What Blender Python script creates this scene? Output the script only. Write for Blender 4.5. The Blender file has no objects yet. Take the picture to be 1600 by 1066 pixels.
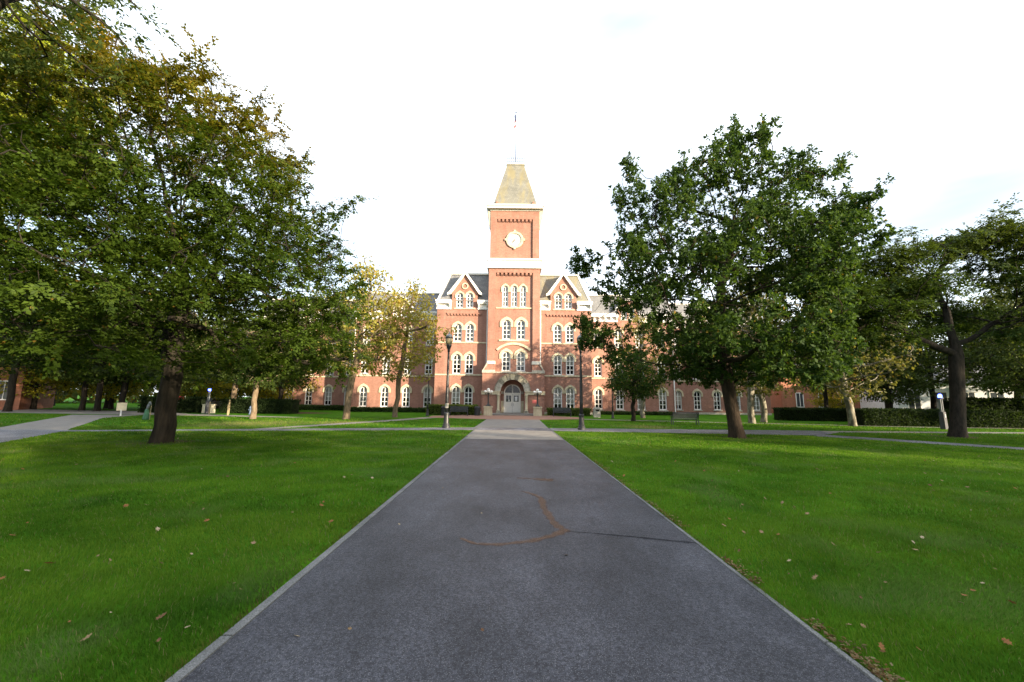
import bpy, bmesh, math, random
import numpy as np
from mathutils import Vector, Matrix
from mathutils.geometry import tessellate_polygon

R = math.radians
random.seed(7)
rng = np.random.default_rng(11)
S = bpy.context.scene
COL = S.collection

# ------------------------------------------------------------------ camera
cam_d = bpy.data.cameras.new('camera')
cam_d.sensor_width = 36.0
cam_d.lens = 14.0
cam_d.clip_start = 0.05
cam_d.clip_end = 3000
cam = bpy.data.objects.new('camera', cam_d)
COL.objects.link(cam)
cam.matrix_world = (Matrix.Translation((0, 0, 1.7)) @ Matrix.Rotation(R(90 + 8.32), 4, 'X')
                    @ Matrix.Rotation(R(0.68), 4, 'Z'))
S.camera = cam

# ------------------------------------------------------------------ light
SUN_EL, SUN_AZ = 12.0, 52.0            # azimuth: degrees to the right of straight behind the camera
W = bpy.data.worlds.new('World')
S.world = W
W.use_nodes = True
nt = W.node_tree
nt.nodes.clear()
out = nt.nodes.new('ShaderNodeOutputWorld')
bg = nt.nodes.new('ShaderNodeBackground')
sky = nt.nodes.new('ShaderNodeTexSky')
sky.sky_type = 'NISHITA'
sky.sun_disc = False
sky.sun_elevation = R(SUN_EL)
sky.sun_rotation = R(180 - SUN_AZ)
sky.air_density = 1.0
sky.dust_density = 2.0
sky.ozone_density = 1.0
tc = nt.nodes.new('ShaderNodeTexCoord')
mp = nt.nodes.new('ShaderNodeMapping')
mp.inputs['Scale'].default_value = (1.2, 1.2, 4.0)
nz = nt.nodes.new('ShaderNodeTexNoise')
nz.inputs['Scale'].default_value = 0.9
nz.inputs['Detail'].default_value = 5
rp = nt.nodes.new('ShaderNodeMapRange')
rp.inputs['From Min'].default_value = 0.35
rp.inputs['From Max'].default_value = 0.65
rp.inputs['To Min'].default_value = 0.21
rp.inputs['To Max'].default_value = 0.85
veil = nt.nodes.new('ShaderNodeMix')        # thin white morning cloud veil over the clear sky
veil.data_type = 'RGBA'
veil.inputs[7].default_value = (8.6, 9.2, 9.9, 1)
nt.links.new(tc.outputs['Generated'], mp.inputs[0])
nt.links.new(mp.outputs[0], nz.inputs['Vector'])
nt.links.new(nz.outputs['Fac'], rp.inputs['Value'])
nt.links.new(rp.outputs[0], veil.inputs[0])
nt.links.new(sky.outputs[0], veil.inputs[6])
nt.links.new(veil.outputs[2], bg.inputs[0])
bg.inputs[1].default_value = 0.092
nt.links.new(bg.outputs[0], out.inputs[0])

sun_d = bpy.data.lights.new('sun', 'SUN')
sun_d.energy = 5.0
sun_d.angle = R(0.6)
sun_d.color = (1.0, 0.83, 0.60)
sun = bpy.data.objects.new('sun', sun_d)
COL.objects.link(sun)
to_sun = Vector((math.sin(R(SUN_AZ)) * math.cos(R(SUN_EL)), -math.cos(R(SUN_AZ)) * math.cos(R(SUN_EL)), math.sin(R(SUN_EL))))
sun.rotation_euler = to_sun.to_track_quat('Z', 'Y').to_euler()
sun.location = (40, -30, 30)

S.view_settings.view_transform = 'Standard'
S.view_settings.look = 'None'
S.view_settings.gamma = 1.0
S.view_settings.use_curve_mapping = False
S.view_settings.exposure = 1.72
S.render.engine = 'CYCLES'
S.cycles.max_bounces = 8
S.cycles.transparent_max_bounces = 12

# ------------------------------------------------------------------ materials
def newmat(name):
    m = bpy.data.materials.new(name)
    m.use_nodes = True
    n = m.node_tree.nodes
    return m, m.node_tree, n['Principled BSDF'], n['Material Output']

def setp(b, rough=0.7, spec=0.3, metal=0.0):
    b.inputs['Roughness'].default_value = rough
    b.inputs['Specular IOR Level'].default_value = spec
    b.inputs['Metallic'].default_value = metal

def worldpos(t):
    return t.nodes.new('ShaderNodeNewGeometry').outputs['Position']

def noise(t, vec, scale, detail=4, rough=0.55):
    n = t.nodes.new('ShaderNodeTexNoise')
    n.inputs['Scale'].default_value = scale
    n.inputs['Detail'].default_value = detail
    n.inputs['Roughness'].default_value = rough
    if vec is not None:
        t.links.new(vec, n.inputs['Vector'])
    return n.outputs['Fac']

def ramp(t, fac, stops):
    r = t.nodes.new('ShaderNodeValToRGB')
    e = r.color_ramp.elements
    while len(e) < len(stops):
        e.new(0.5)
    for el, (p, c) in zip(e, stops):
        el.position = p
        el.color = (*c, 1)
    t.links.new(fac, r.inputs[0])
    return r.outputs[0]

def mixc(t, fac, a, b, mode='MIX'):
    m = t.nodes.new('ShaderNodeMix')
    m.data_type = 'RGBA'
    m.blend_type = mode
    for sock, v in ((m.inputs[0], fac), (m.inputs[6], a), (m.inputs[7], b)):
        if isinstance(v, (int, float)):
            sock.default_value = v
        elif isinstance(v, tuple):
            sock.default_value = (*v, 1)
        else:
            t.links.new(v, sock)
    return m.outputs[2]

def bump(t, b, h, strength=0.3, dist=0.02):
    n = t.nodes.new('ShaderNodeBump')
    n.inputs['Strength'].default_value = strength
    n.inputs['Distance'].default_value = dist
    t.links.new(h, n.inputs['Height'])
    t.links.new(n.outputs[0], b.inputs['Normal'])

def mapped(t, vec, scale=(1, 1, 1)):
    m = t.nodes.new('ShaderNodeMapping')
    m.inputs['Scale'].default_value = scale
    t.links.new(vec, m.inputs[0])
    return m.outputs[0]

def plain(name, col, rough=0.6, spec=0.3, metal=0.0, var=0.12, scale=3.0, bmp=0.0):
    m, t, b, o = newmat(name)
    setp(b, rough, spec, metal)
    f = noise(t, worldpos(t), scale, 5, 0.6)
    lo = tuple(c * (1 - var) for c in col)
    hi = tuple(min(1, c * (1 + var)) for c in col)
    c = ramp(t, f, [(0.3, lo), (0.7, hi)])
    t.links.new(c, b.inputs['Base Color'])
    if bmp:
        bump(t, b, noise(t, worldpos(t), scale * 12, 4), bmp, 0.01)
    return m

def brick_mat(name, c1, c2, mortar):
    m, t, b, o = newmat(name)
    setp(b, 0.85, 0.2)
    sep = t.nodes.new('ShaderNodeSeparateXYZ')
    t.links.new(worldpos(t), sep.inputs[0])
    add = t.nodes.new('ShaderNodeMath')
    t.links.new(sep.outputs[0], add.inputs[0])
    t.links.new(sep.outputs[1], add.inputs[1])
    cmb = t.nodes.new('ShaderNodeCombineXYZ')
    t.links.new(add.outputs[0], cmb.inputs[0])
    t.links.new(sep.outputs[2], cmb.inputs[1])
    br = t.nodes.new('ShaderNodeTexBrick')
    br.inputs['Scale'].default_value = 1.0
    br.inputs['Brick Width'].default_value = 0.22
    br.inputs['Row Height'].default_value = 0.075
    br.inputs['Mortar Size'].default_value = 0.006
    br.inputs['Color1'].default_value = (*c1, 1)
    br.inputs['Color2'].default_value = (*c2, 1)
    br.inputs['Mortar'].default_value = (*mortar, 1)
    t.links.new(cmb.outputs[0], br.inputs['Vector'])
    n1 = noise(t, worldpos(t), 0.55, 6, 0.65)
    c = mixc(t, 0.55, br.outputs['Color'], ramp(t, n1, [(0.3, (0.55, 0.5, 0.48)), (0.72, (1.0, 1.0, 1.0))]), 'MULTIPLY')
    n2 = noise(t, mapped(t, worldpos(t), (3.0, 3.0, 0.25)), 1.2, 5, 0.6)   # rain streaks
    c = mixc(t, 0.35, c, ramp(t, n2, [(0.35, (0.6, 0.57, 0.55)), (0.6, (1, 1, 1))]), 'MULTIPLY')
    t.links.new(c, b.inputs['Base Color'])
    bump(t, b, br.outputs['Fac'], -0.25, 0.01)
    return m

def stone_mat(name, c_lo, c_hi, scale=2.2, streak=0.5):
    m, t, b, o = newmat(name)
    setp(b, 0.85, 0.2)
    c = ramp(t, noise(t, worldpos(t), scale, 6, 0.65), [(0.3, c_lo), (0.65, c_hi)])
    n2 = noise(t, mapped(t, worldpos(t), (6, 6, 0.6)), 1.5, 4)
    c = mixc(t, streak, c, ramp(t, n2, [(0.36, (0.55, 0.52, 0.48)), (0.58, (1, 1, 1))]), 'MULTIPLY')
    t.links.new(c, b.inputs['Base Color'])
    bump(t, b, noise(t, worldpos(t), 30, 4), 0.2, 0.01)
    return m

def slate_mat(name, c_lo, c_hi, moss=None):
    m, t, b, o = newmat(name)
    setp(b, 0.6, 0.35)
    sep = t.nodes.new('ShaderNodeSeparateXYZ')
    t.links.new(worldpos(t), sep.inputs[0])
    add = t.nodes.new('ShaderNodeMath')
    t.links.new(sep.outputs[0], add.inputs[0])
    t.links.new(sep.outputs[1], add.inputs[1])
    cmb = t.nodes.new('ShaderNodeCombineXYZ')
    t.links.new(add.outputs[0], cmb.inputs[0])
    t.links.new(sep.outputs[2], cmb.inputs[1])
    br = t.nodes.new('ShaderNodeTexBrick')
    br.inputs['Scale'].default_value = 1.0
    br.inputs['Brick Width'].default_value = 0.28
    br.inputs['Row Height'].default_value = 0.2
    br.inputs['Mortar Size'].default_value = 0.008
    br.inputs['Color1'].default_value = (*c_lo, 1)
    br.inputs['Color2'].default_value = (*c_hi, 1)
    br.inputs['Mortar'].default_value = (*[x * 0.5 for x in c_lo], 1)
    t.links.new(cmb.outputs[0], br.inputs['Vector'])
    c = br.outputs['Color']
    if moss:
        n2 = noise(t, mapped(t, worldpos(t), (1.4, 1.4, 0.16)), 1.3, 4)
        msk = ramp(t, n2, [(0.45, (0, 0, 0)), (0.66, (0.8, 0.8, 0.8))])
        c = mixc(t, msk, c, moss)
    n1 = noise(t, worldpos(t), 1.2, 5)
    c = mixc(t, 0.5, c, ramp(t, n1, [(0.3, (0.6, 0.6, 0.6)), (0.7, (1, 1, 1))]), 'MULTIPLY')
    t.links.new(c, b.inputs['Base Color'])
    bump(t, b, br.outputs['Fac'], -0.3, 0.02)
    return m

def bark_mat(name, c_lo, c_hi, vert=0.18, scale=9.0, strength=0.8, patch=None):
    m, t, b, o = newmat(name)
    setp(b, 0.9, 0.15)
    v = mapped(t, worldpos(t), (1, 1, vert))
    f = noise(t, v, scale, 6, 0.65)
    c = ramp(t, f, [(0.32, c_lo), (0.66, c_hi)])
    if patch:
        f2 = noise(t, mapped(t, worldpos(t), (1, 1, 0.5)), 4.0, 3)
        c = mixc(t, ramp(t, f2, [(0.47, (0, 0, 0)), (0.53, (1, 1, 1))]), c, patch)
    t.links.new(c, b.inputs['Base Color'])
    bump(t, b, f, strength, 0.05)
    return m

def leaf_mat(name, transl=0.44):
    m, t, b, o = newmat(name)
    setp(b, 0.6, 0.14)
    at = t.nodes.new('ShaderNodeAttribute')
    at.attribute_name = 'tint'
    t.links.new(at.outputs['Color'], b.inputs['Base Color'])
    tr = t.nodes.new('ShaderNodeBsdfTranslucent')
    br = mixc(t, 1.0, at.outputs['Color'], (1.25, 1.2, 0.55), 'MULTIPLY')
    t.links.new(br, tr.inputs['Color'])
    mx = t.nodes.new('ShaderNodeMixShader')
    mx.inputs[0].default_value = transl
    t.links.new(b.outputs[0], mx.inputs[1])
    t.links.new(tr.outputs[0], mx.inputs[2])
    t.links.new(mx.outputs[0], o.inputs['Surface'])
    return m

def glass_mat(name):
    m, t, b, o = newmat(name)
    gl = t.nodes.new('ShaderNodeBsdfGlossy')
    gl.inputs['Roughness'].default_value = 0.03
    gl.inputs['Color'].default_value = (0.85, 0.88, 0.95, 1)
    tr = t.nodes.new('ShaderNodeBsdfTransparent')
    tr.inputs['Color'].default_value = (0.80, 0.82, 0.84, 1)
    fr = t.nodes.new('ShaderNodeFresnel')
    fr.inputs['IOR'].default_value = 1.45
    mx = t.nodes.new('ShaderNodeMixShader')
    t.links.new(fr.outputs[0], mx.inputs[0])
    t.links.new(tr.outputs[0], mx.inputs[1])
    t.links.new(gl.outputs[0], mx.inputs[2])
    t.links.new(mx.outputs[0], o.inputs['Surface'])
    return m

M = {}
M['brick'] = brick_mat('brick', (0.345, 0.170, 0.126), (0.27, 0.125, 0.092), (0.36, 0.26, 0.21))
M['brick_far'] = brick_mat('brick_far', (0.36, 0.14, 0.08), (0.30, 0.11, 0.065), (0.32, 0.22, 0.16))
M['stone'] = stone_mat('stone', (0.40, 0.345, 0.235), (0.52, 0.46, 0.33), streak=0.3)
M['stone_white'] = stone_mat('stone_white', (0.52, 0.50, 0.45), (0.62, 0.60, 0.54), streak=0.2)
M['stone_grey'] = stone_mat('stone_grey', (0.30, 0.28, 0.24), (0.46, 0.43, 0.36))
M['stone_stained'] = stone_mat('stone_stained', (0.12, 0.11, 0.09), (0.34, 0.31, 0.24), scale=4.0, streak=0.8)
M['white'] = plain('white', (0.70, 0.69, 0.67), 0.5, 0.3, var=0.05)
M['clock_face'] = plain('clock_face', (0.56, 0.55, 0.52), 0.5, 0.3, var=0.04)
M['door'] = plain('door', (0.74, 0.71, 0.64), 0.5, 0.3, var=0.06)
M['blind'] = plain('blind', (0.50, 0.47, 0.40), 0.9, 0.1, var=0.12, scale=1.2)
M['dark_backing'] = plain('dark_backing', (0.03, 0.028, 0.03), 0.9, 0.1)  # near-black colour stands in for the unlit rooms behind the glass
M['glass'] = glass_mat('glass')
M['slate'] = slate_mat('slate', (0.14, 0.14, 0.145), (0.20, 0.20, 0.20))
M['slate_tan_lit'] = slate_mat('slate_tan_lit', (0.155, 0.152, 0.13), (0.20, 0.195, 0.165), (0.22, 0.19, 0.10))  # tan variant of the slate with sunlight put into its colour
M['metal_light'] = plain('metal_light', (0.15, 0.18, 0.25), 0.5, 0.4, 0.2)
M['black_metal'] = plain('black_metal', (0.018, 0.019, 0.021), 0.42, 0.45, 0.0, var=0.3, scale=8)
M['dark_bin'] = plain('dark_bin', (0.012, 0.013, 0.016), 0.5, 0.4)
M['globe'] = plain('globe', (0.80, 0.78, 0.72), 0.35, 0.5, var=0.03)
M['globe_amber'] = plain('globe_amber', (0.26, 0.21, 0.12), 0.35, 0.5, var=0.1)
M['cap_grey'] = plain('cap_grey', (0.22, 0.23, 0.23), 0.45, 0.4)
M['concrete_bin'] = plain('concrete_bin', (0.34, 0.32, 0.28), 0.9, 0.2, var=0.2, scale=8, bmp=0.3)
M['red_notice'] = plain('red_notice', (0.66, 0.16, 0.14), 0.7, 0.2)
M['sign_red'] = plain('sign_red', (0.40, 0.03, 0.035), 0.5, 0.3)
M['sign_white'] = plain('sign_white', (0.66, 0.66, 0.64), 0.6, 0.3)
M['sign_dark'] = plain('sign_dark', (0.05, 0.05, 0.06), 0.5, 0.3)
M['pale_cabinet'] = plain('pale_cabinet', (0.62, 0.56, 0.40), 0.6, 0.3)
M['green_bag'] = plain('green_bag', (0.045, 0.13, 0.07), 0.6, 0.3)
M['grey_hose'] = plain('grey_hose', (0.13, 0.14, 0.15), 0.6, 0.3)
M['stake_wood'] = plain('stake_wood', (0.30, 0.24, 0.14), 0.9, 0.2)
M['hydrant'] = plain('hydrant', (0.10, 0.14, 0.22), 0.5, 0.4)
M['flag_blue'] = plain('flag_blue', (0.10, 0.12, 0.22), 0.8, 0.1)
M['flag_red'] = plain('flag_red', (0.38, 0.14, 0.14), 0.8, 0.1)
M['car_dark'] = plain('car_dark', (0.03, 0.035, 0.045), 0.25, 0.6, 0.2)
M['car_silver'] = plain('car_silver', (0.30, 0.32, 0.35), 0.25, 0.6, 0.3)
M['rubber'] = plain('rubber', (0.015, 0.015, 0.016), 0.8, 0.2)
M['tail_red'] = plain('tail_red', (0.4, 0.02, 0.02), 0.3, 0.5)
M['white_wall'] = plain('white_wall', (0.62, 0.64, 0.68), 0.8, 0.2)
M['dark_window'] = plain('dark_window', (0.03, 0.035, 0.04), 0.2, 0.6)
M['mulch'] = plain('mulch', (0.09, 0.055, 0.035), 0.95, 0.1, var=0.4, scale=7, bmp=0.6)
M['paper'] = plain('paper', (0.75, 0.75, 0.73), 0.8, 0.2, var=0.03)
M['ink'] = plain('ink', (0.10, 0.10, 0.11), 0.8, 0.2)
M['bench'] = plain('bench', (0.030, 0.034, 0.040), 0.5, 0.4, var=0.25, scale=10)
M['bark_beech'] = bark_mat('bark_beech', (0.008, 0.007, 0.005), (0.030, 0.025, 0.018), 0.16, 7.0, 0.9)
M['bark_oak'] = bark_mat('bark_oak', (0.011, 0.008, 0.006), (0.044, 0.031, 0.020), 0.2, 12.0, 1.0)
M['bark_dark'] = bark_mat('bark_dark', (0.009, 0.008, 0.006), (0.032, 0.026, 0.020), 0.25, 10.0, 0.9)
M['bark_tan'] = bark_mat('bark_tan', (0.09, 0.066, 0.042), (0.20, 0.15, 0.10), 0.3, 9.0, 0.7)
M['bark_pale'] = bark_mat('bark_pale', (0.13, 0.12, 0.09), (0.25, 0.23, 0.18), 0.6, 5.0, 0.4, patch=(0.10, 0.09, 0.065))
M['leaf'] = leaf_mat('leaf')

m, t, b, o = newmat('blue_lamp')
b.inputs['Base Color'].default_value = (0.02, 0.04, 0.6, 1)
b.inputs['Emission Color'].default_value = (0.06, 0.10, 1.0, 1)
b.inputs['Emission Strength'].default_value = 6.0
M['blue_lamp'] = m

# lawn: mown turf with mottled patches, bare soil near big trunks and worn dry spots
SOIL = [(-12.7, 14.8, 1.7), (10.9, 19.6, 1.3), (23.6, 21.5, 1.6)]
DRY = [(-16.5, 25.5, 4.2), (-11.5, 27.5, 2.6), (9.0, 27.0, 2.4)]
m, t, b, o = newmat('lawn')
setp(b, 0.9, 0.04)
pos = worldpos(t)
c = ramp(t, noise(t, pos, 0.8, 6, 0.7), [(0.30, (0.022, 0.078, 0.003)), (0.5, (0.042, 0.128, 0.005)), (0.72, (0.078, 0.190, 0.008))])
c = mixc(t, 0.6, c, ramp(t, noise(t, mapped(t, pos, (1, 0.6, 1)), 26, 5, 0.7), [(0.28, (0.5, 0.5, 0.5)), (0.7, (1.25, 1.25, 1.15))]), 'MULTIPLY')
def spot(cx, cy, rad, inner, soft):
    d = t.nodes.new('ShaderNodeVectorMath'); d.operation = 'DISTANCE'
    fl = t.nodes.new('ShaderNodeVectorMath'); fl.operation = 'MULTIPLY'
    fl.inputs[1].default_value = (1, 1, 0)
    t.links.new(pos, fl.inputs[0]); t.links.new(fl.outputs[0], d.inputs[0])
    d.inputs[1].default_value = (cx, cy, 0)
    a = t.nodes.new('ShaderNodeMath'); a.operation = 'MULTIPLY_ADD'
    t.links.new(noise(t, pos, 1.6, 4), a.inputs[0]); a.inputs[1].default_value = rad * 1.6
    t.links.new(d.outputs['Value'], a.inputs[2])
    mr = t.nodes.new('ShaderNodeMapRange')
    mr.inputs['From Min'].default_value = rad * inner + rad * 0.8
    mr.inputs['From Max'].default_value = rad * (inner + soft) + rad * 0.8
    mr.inputs['To Min'].default_value = 1; mr.inputs['To Max'].default_value = 0
    t.links.new(a.outputs[0], mr.inputs['Value'])
    return mr.outputs[0]
for cx, cy, rad in SOIL:
    c = mixc(t, spot(cx, cy, rad, 0.25, 0.6), c, (0.085, 0.062, 0.038))
for cx, cy, rad in DRY:
    c = mixc(t, spot(cx, cy, rad, 0.0, 1.0), c, (0.17, 0.15, 0.055))
t.links.new(c, b.inputs['Base Color'])
bump(t, b, noise(t, pos, 45, 4, 0.7), 0.6, 0.03)
M['lawn'] = m

m, t, b, o = newmat('grass_blade')
setp(b, 0.7, 0.06)
at = t.nodes.new('ShaderNodeAttribute'); at.attribute_name = 'tint'
t.links.new(at.outputs['Color'], b.inputs['Base Color'])
tr = t.nodes.new('ShaderNodeBsdfTranslucent')
t.links.new(at.outputs['Color'], tr.inputs['Color'])
mx = t.nodes.new('ShaderNodeMixShader'); mx.inputs[0].default_value = 0.42
t.links.new(b.outputs[0], mx.inputs[1]); t.links.new(tr.outputs[0], mx.inputs[2])
t.links.new(mx.outputs[0], o.inputs['Surface'])
M['grass_blade'] = m

# asphalt: tar with pale aggregate chips
def asphalt(name, lo, mid, chip, patch=0.5):
    m, t, b, o = newmat(name)
    setp(b, 0.62, 0.28)
    pos = worldpos(t)
    base = ramp(t, noise(t, pos, 0.9, 6, 0.65), [(0.3, lo), (0.7, mid)])
    g = noise(t, pos, 44, 6, 1.0)
    base = mixc(t, 0.9, base, ramp(t, g, [(0.40, (0.08, 0.08, 0.085)), (0.5, (0.85, 0.85, 0.87)), (0.60, (2.9, 2.9, 2.92))]), 'MULTIPLY')
    vo = t.nodes.new('ShaderNodeTexVoronoi'); vo.inputs['Scale'].default_value = 115
    t.links.new(pos, vo.inputs['Vector'])
    sepc = t.nodes.new('ShaderNodeSeparateColor'); t.links.new(vo.outputs['Color'], sepc.inputs[0])
    gt = t.nodes.new('ShaderNodeMath'); gt.operation = 'GREATER_THAN'; gt.inputs[1].default_value = 0.74
    t.links.new(sepc.outputs[0], gt.inputs[0])
    lt = t.nodes.new('ShaderNodeMath'); lt.operation = 'LESS_THAN'; lt.inputs[1].default_value = 0.34
    t.links.new(vo.outputs['Distance'], lt.inputs[0])
    mu = t.nodes.new('ShaderNodeMath'); mu.operation = 'MULTIPLY'
    t.links.new(gt.outputs[0], mu.inputs[0]); t.links.new(lt.outputs[0], mu.inputs[1])
    base = mixc(t, mu.outputs[0], base, chip)
    st = noise(t, mapped(t, pos, (0.9, 0.35, 1)), 1.0, 6, 0.65)
    base = mixc(t, 0.8, base, ramp(t, st, [(0.34, (0.5, 0.5, 0.51)), (0.66, (1.5, 1.5, 1.54))]), 'MULTIPLY')
    t.links.new(base, b.inputs['Base Color'])
    bump(t, b, g, 0.5, 0.005)
    return m
M['asphalt'] = asphalt('asphalt', (0.021, 0.0215, 0.0255), (0.044, 0.045, 0.052), (0.15, 0.15, 0.155))
M['asphalt_old'] = asphalt('asphalt_old', (0.075, 0.076, 0.083), (0.11, 0.11, 0.12), (0.3, 0.3, 0.3))

def concrete(name, lo, hi, grain=0.5):
    m, t, b, o = newmat(name)
    setp(b, 0.88, 0.2)
    pos = worldpos(t)
    c = ramp(t, noise(t, pos, 1.4, 6, 0.68), [(0.3, lo), (0.7, hi)])
    g = noise(t, pos, 90, 3, 0.8)
    c = mixc(t, grain, c, ramp(t, g, [(0.38, (0.45, 0.45, 0.45)), (0.62, (1.15, 1.15, 1.15))]), 'MULTIPLY')
    t.links.new(c, b.inputs['Base Color'])
    bump(t, b, g, 0.3, 0.004)
    return m
M['concrete'] = concrete('concrete', (0.17, 0.155, 0.14), (0.26, 0.24, 0.215))
M['edging'] = concrete('edging', (0.10, 0.102, 0.098), (0.22, 0.22, 0.215), 1.0)

m, t, b, o = newmat('paver')
setp(b, 0.85, 0.2)
br = t.nodes.new('ShaderNodeTexBrick'); br.inputs['Scale'].default_value = 1.0
br.inputs['Brick Width'].default_value = 0.2; br.inputs['Row Height'].default_value = 0.1
br.inputs['Mortar Size'].default_value = 0.004
br.inputs['Color1'].default_value = (0.27, 0.15, 0.105, 1); br.inputs['Color2'].default_value = (0.22, 0.12, 0.085, 1)
br.inputs['Mortar'].default_value = (0.2, 0.17, 0.14, 1)
t.links.new(worldpos(t), br.inputs['Vector'])
t.links.new(br.outputs['Color'], b.inputs['Base Color'])
M['paver'] = m

# dried clay smear and tar line lying on the asphalt: own colour, broken soft edge
def smear(name, col, thr):
    m, t, b, o = newmat(name)
    setp(b, 0.85, 0.2)
    pos = worldpos(t)
    t.links.new(ramp(t, noise(t, pos, 14, 5), [(0.3, tuple(x * 0.75 for x in col)), (0.7, col)]), b.inputs['Base Color'])
    at = t.nodes.new('ShaderNodeAttribute'); at.attribute_name = 'edge'
    ad = t.nodes.new('ShaderNodeMath'); ad.operation = 'MULTIPLY_ADD'
    t.links.new(noise(t, pos, 60, 4, 0.7), ad.inputs[0]); ad.inputs[1].default_value = 1.3
    t.links.new(at.outputs['Fac'], ad.inputs[2])
    mr = t.nodes.new('ShaderNodeMapRange')
    mr.inputs['From Min'].default_value = thr; mr.inputs['From Max'].default_value = thr + 0.75
    t.links.new(ad.outputs[0], mr.inputs['Value'])
    t.links.new(mr.outputs[0], b.inputs['Alpha'])
    return m
M['clay'] = smear('clay', (0.155, 0.088, 0.052), 1.0)
M['tar'] = smear('tar', (0.022, 0.022, 0.026), 0.95)

# ------------------------------------------------------------------ mesh helpers
class MB:
    def __init__(s):
        s.v = []; s.f = []
    def add(s, vs, fs):
        k = len(s.v)
        s.v += [tuple(p) for p in vs]
        s.f += [tuple(i + k for i in f) for f in fs]
        return s
    def box(s, x0, x1, y0, y1, z0, z1):
        return s.add([(x0, y0, z0), (x1, y0, z0), (x1, y1, z0), (x0, y1, z0), (x0, y0, z1), (x1, y0, z1), (x1, y1, z1), (x0, y1, z1)],
                     [(3, 2, 1, 0), (4, 5, 6, 7), (0, 1, 5, 4), (1, 2, 6, 5), (2, 3, 7, 6), (3, 0, 4, 7)])
    def frustum(s, b, zb, tp, zt):           # b, tp = (x0,x1,y0,y1)
        return s.add([(b[0], b[2], zb), (b[1], b[2], zb), (b[1], b[3], zb), (b[0], b[3], zb),
                      (tp[0], tp[2], zt), (tp[1], tp[2], zt), (tp[1], tp[3], zt), (tp[0], tp[3], zt)],
                     [(3, 2, 1, 0), (4, 5, 6, 7), (0, 1, 5, 4), (1, 2, 6, 5), (2, 3, 7, 6), (3, 0, 4, 7)])
    def prism(s, poly, y0, y1):              # convex-ish polygon in x,z, extruded in y
        n = len(poly)
        vs = [(x, y0, z) for x, z in poly] + [(x, y1, z) for x, z in poly]
        tri = tessellate_polygon([[Vector((x, z, 0)) for x, z in poly]])
        fs = [tuple(a) for a in tri] + [tuple(i + n for i in reversed(a)) for a in tri]
        fs += [(i, (i + 1) % n, (i + 1) % n + n, i + n) for i in range(n)]
        return s.add(vs, fs)
    def prism_x(s, poly, x0, x1):            # polygon in y,z, extruded in x
        n = len(poly)
        vs = [(x0, y, z) for y, z in poly] + [(x1, y, z) for y, z in poly]
        tri = tessellate_polygon([[Vector((y, z, 0)) for y, z in poly]])
        fs = [tuple(a) for a in tri] + [tuple(i + n for i in reversed(a)) for a in tri]
        fs += [(i, (i + 1) % n, (i + 1) % n + n, i + n) for i in range(n)]
        return s.add(vs, fs)
    def band(s, inner, outer, y0, y1, closed=False):   # strip between two polylines in x,z, extruded in y
        n = len(inner)
        vs = [(x, y0, z) for x, z in inner] + [(x, y0, z) for x, z in outer] + [(x, y1, z) for x, z in inner] + [(x, y1, z) for x, z in outer]
        fs = []
        rngi = range(n) if closed else range(n - 1)
        for i in rngi:
            j = (i + 1) % n
            fs += [(i, j, n + j, n + i), (2 * n + i, 3 * n + i, 3 * n + j, 2 * n + j), (i, 2 * n + i, 2 * n + j, j), (n + i, n + j, 3 * n + j, 3 * n + i)]
        if not closed:
            for i in (0, n - 1):
                fs.append((i, n + i, 3 * n + i, 2 * n + i))
        return s.add(vs, fs)
    def lathe(s, prof, n=16, c=(0, 0), cap=True):
        k0 = len(s.v)
        vs = []; fs = []
        for r, z in prof:
            for i in range(n):
                a = 2 * math.pi * i / n
                vs.append((c[0] + r * math.cos(a), c[1] + r * math.sin(a), z))
        for j in range(len(prof) - 1):
            for i in range(n):
                i2 = (i + 1) % n
                fs.append((j * n + i, j * n + i2, (j + 1) * n + i2, (j + 1) * n + i))
        if cap:
            fs.append(tuple(reversed(range(n))))
            fs.append(tuple((len(prof) - 1) * n + i for i in range(n)))
        return s.add(vs, fs)
    def tube(s, p0, p1, r0, r1=None, n=8):
        r1 = r0 if r1 is None else r1
        p0 = Vector(p0); p1 = Vector(p1)
        d = (p1 - p0).normalized()
        u = d.orthogonal().normalized(); w = d.cross(u)
        vs = []
        for p, r in ((p0, r0), (p1, r1)):
            for i in range(n):
                a = 2 * math.pi * i / n
                vs.append(p + u * (r * math.cos(a)) + w * (r * math.sin(a)))
        fs = [(i, (i + 1) % n, n + (i + 1) % n, n + i) for i in range(n)]
        fs += [tuple(reversed(range(n))), tuple(range(n, 2 * n))]
        return s.add(vs, fs)
    def sphere(s, c, r, n=12, m=8, sz=1.0):
        vs = []; fs = []
        for j in range(m + 1):
            th = math.pi * j / m
            for i in range(n):
                a = 2 * math.pi * i / n
                vs.append((c[0] + r * math.sin(th) * math.cos(a), c[1] + r * math.sin(th) * math.sin(a), c[2] + sz * r * math.cos(th)))
        for j in range(m):
            for i in range(n):
                i2 = (i + 1) % n
                fs.append((j * n + i, (j + 1) * n + i, (j + 1) * n + i2, j * n + i2))
        return s.add(vs, fs)
    def mesh(s, name, mat, smooth=False):
        me = bpy.data.meshes.new(name)
        me.from_pydata(s.v, [], s.f)
        bm = bmesh.new(); bm.from_mesh(me)
        bmesh.ops.recalc_face_normals(bm, faces=bm.faces)
        bm.to_mesh(me); bm.free()
        if smooth:
            for p in me.polygons:
                p.use_smooth = True
        me.materials.append(M[mat] if isinstance(mat, str) else mat)
        return me
    def build(s, name, mat, parent=None, loc=(0, 0, 0), smooth=False):
        return link(name, s.mesh(name, mat, smooth), parent, loc)

def link(name, me, parent=None, loc=(0, 0, 0)):
    ob = bpy.data.objects.new(name, me)
    COL.objects.link(ob)
    ob.location = loc
    if parent is not None:
        ob.parent = parent
    return ob

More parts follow.
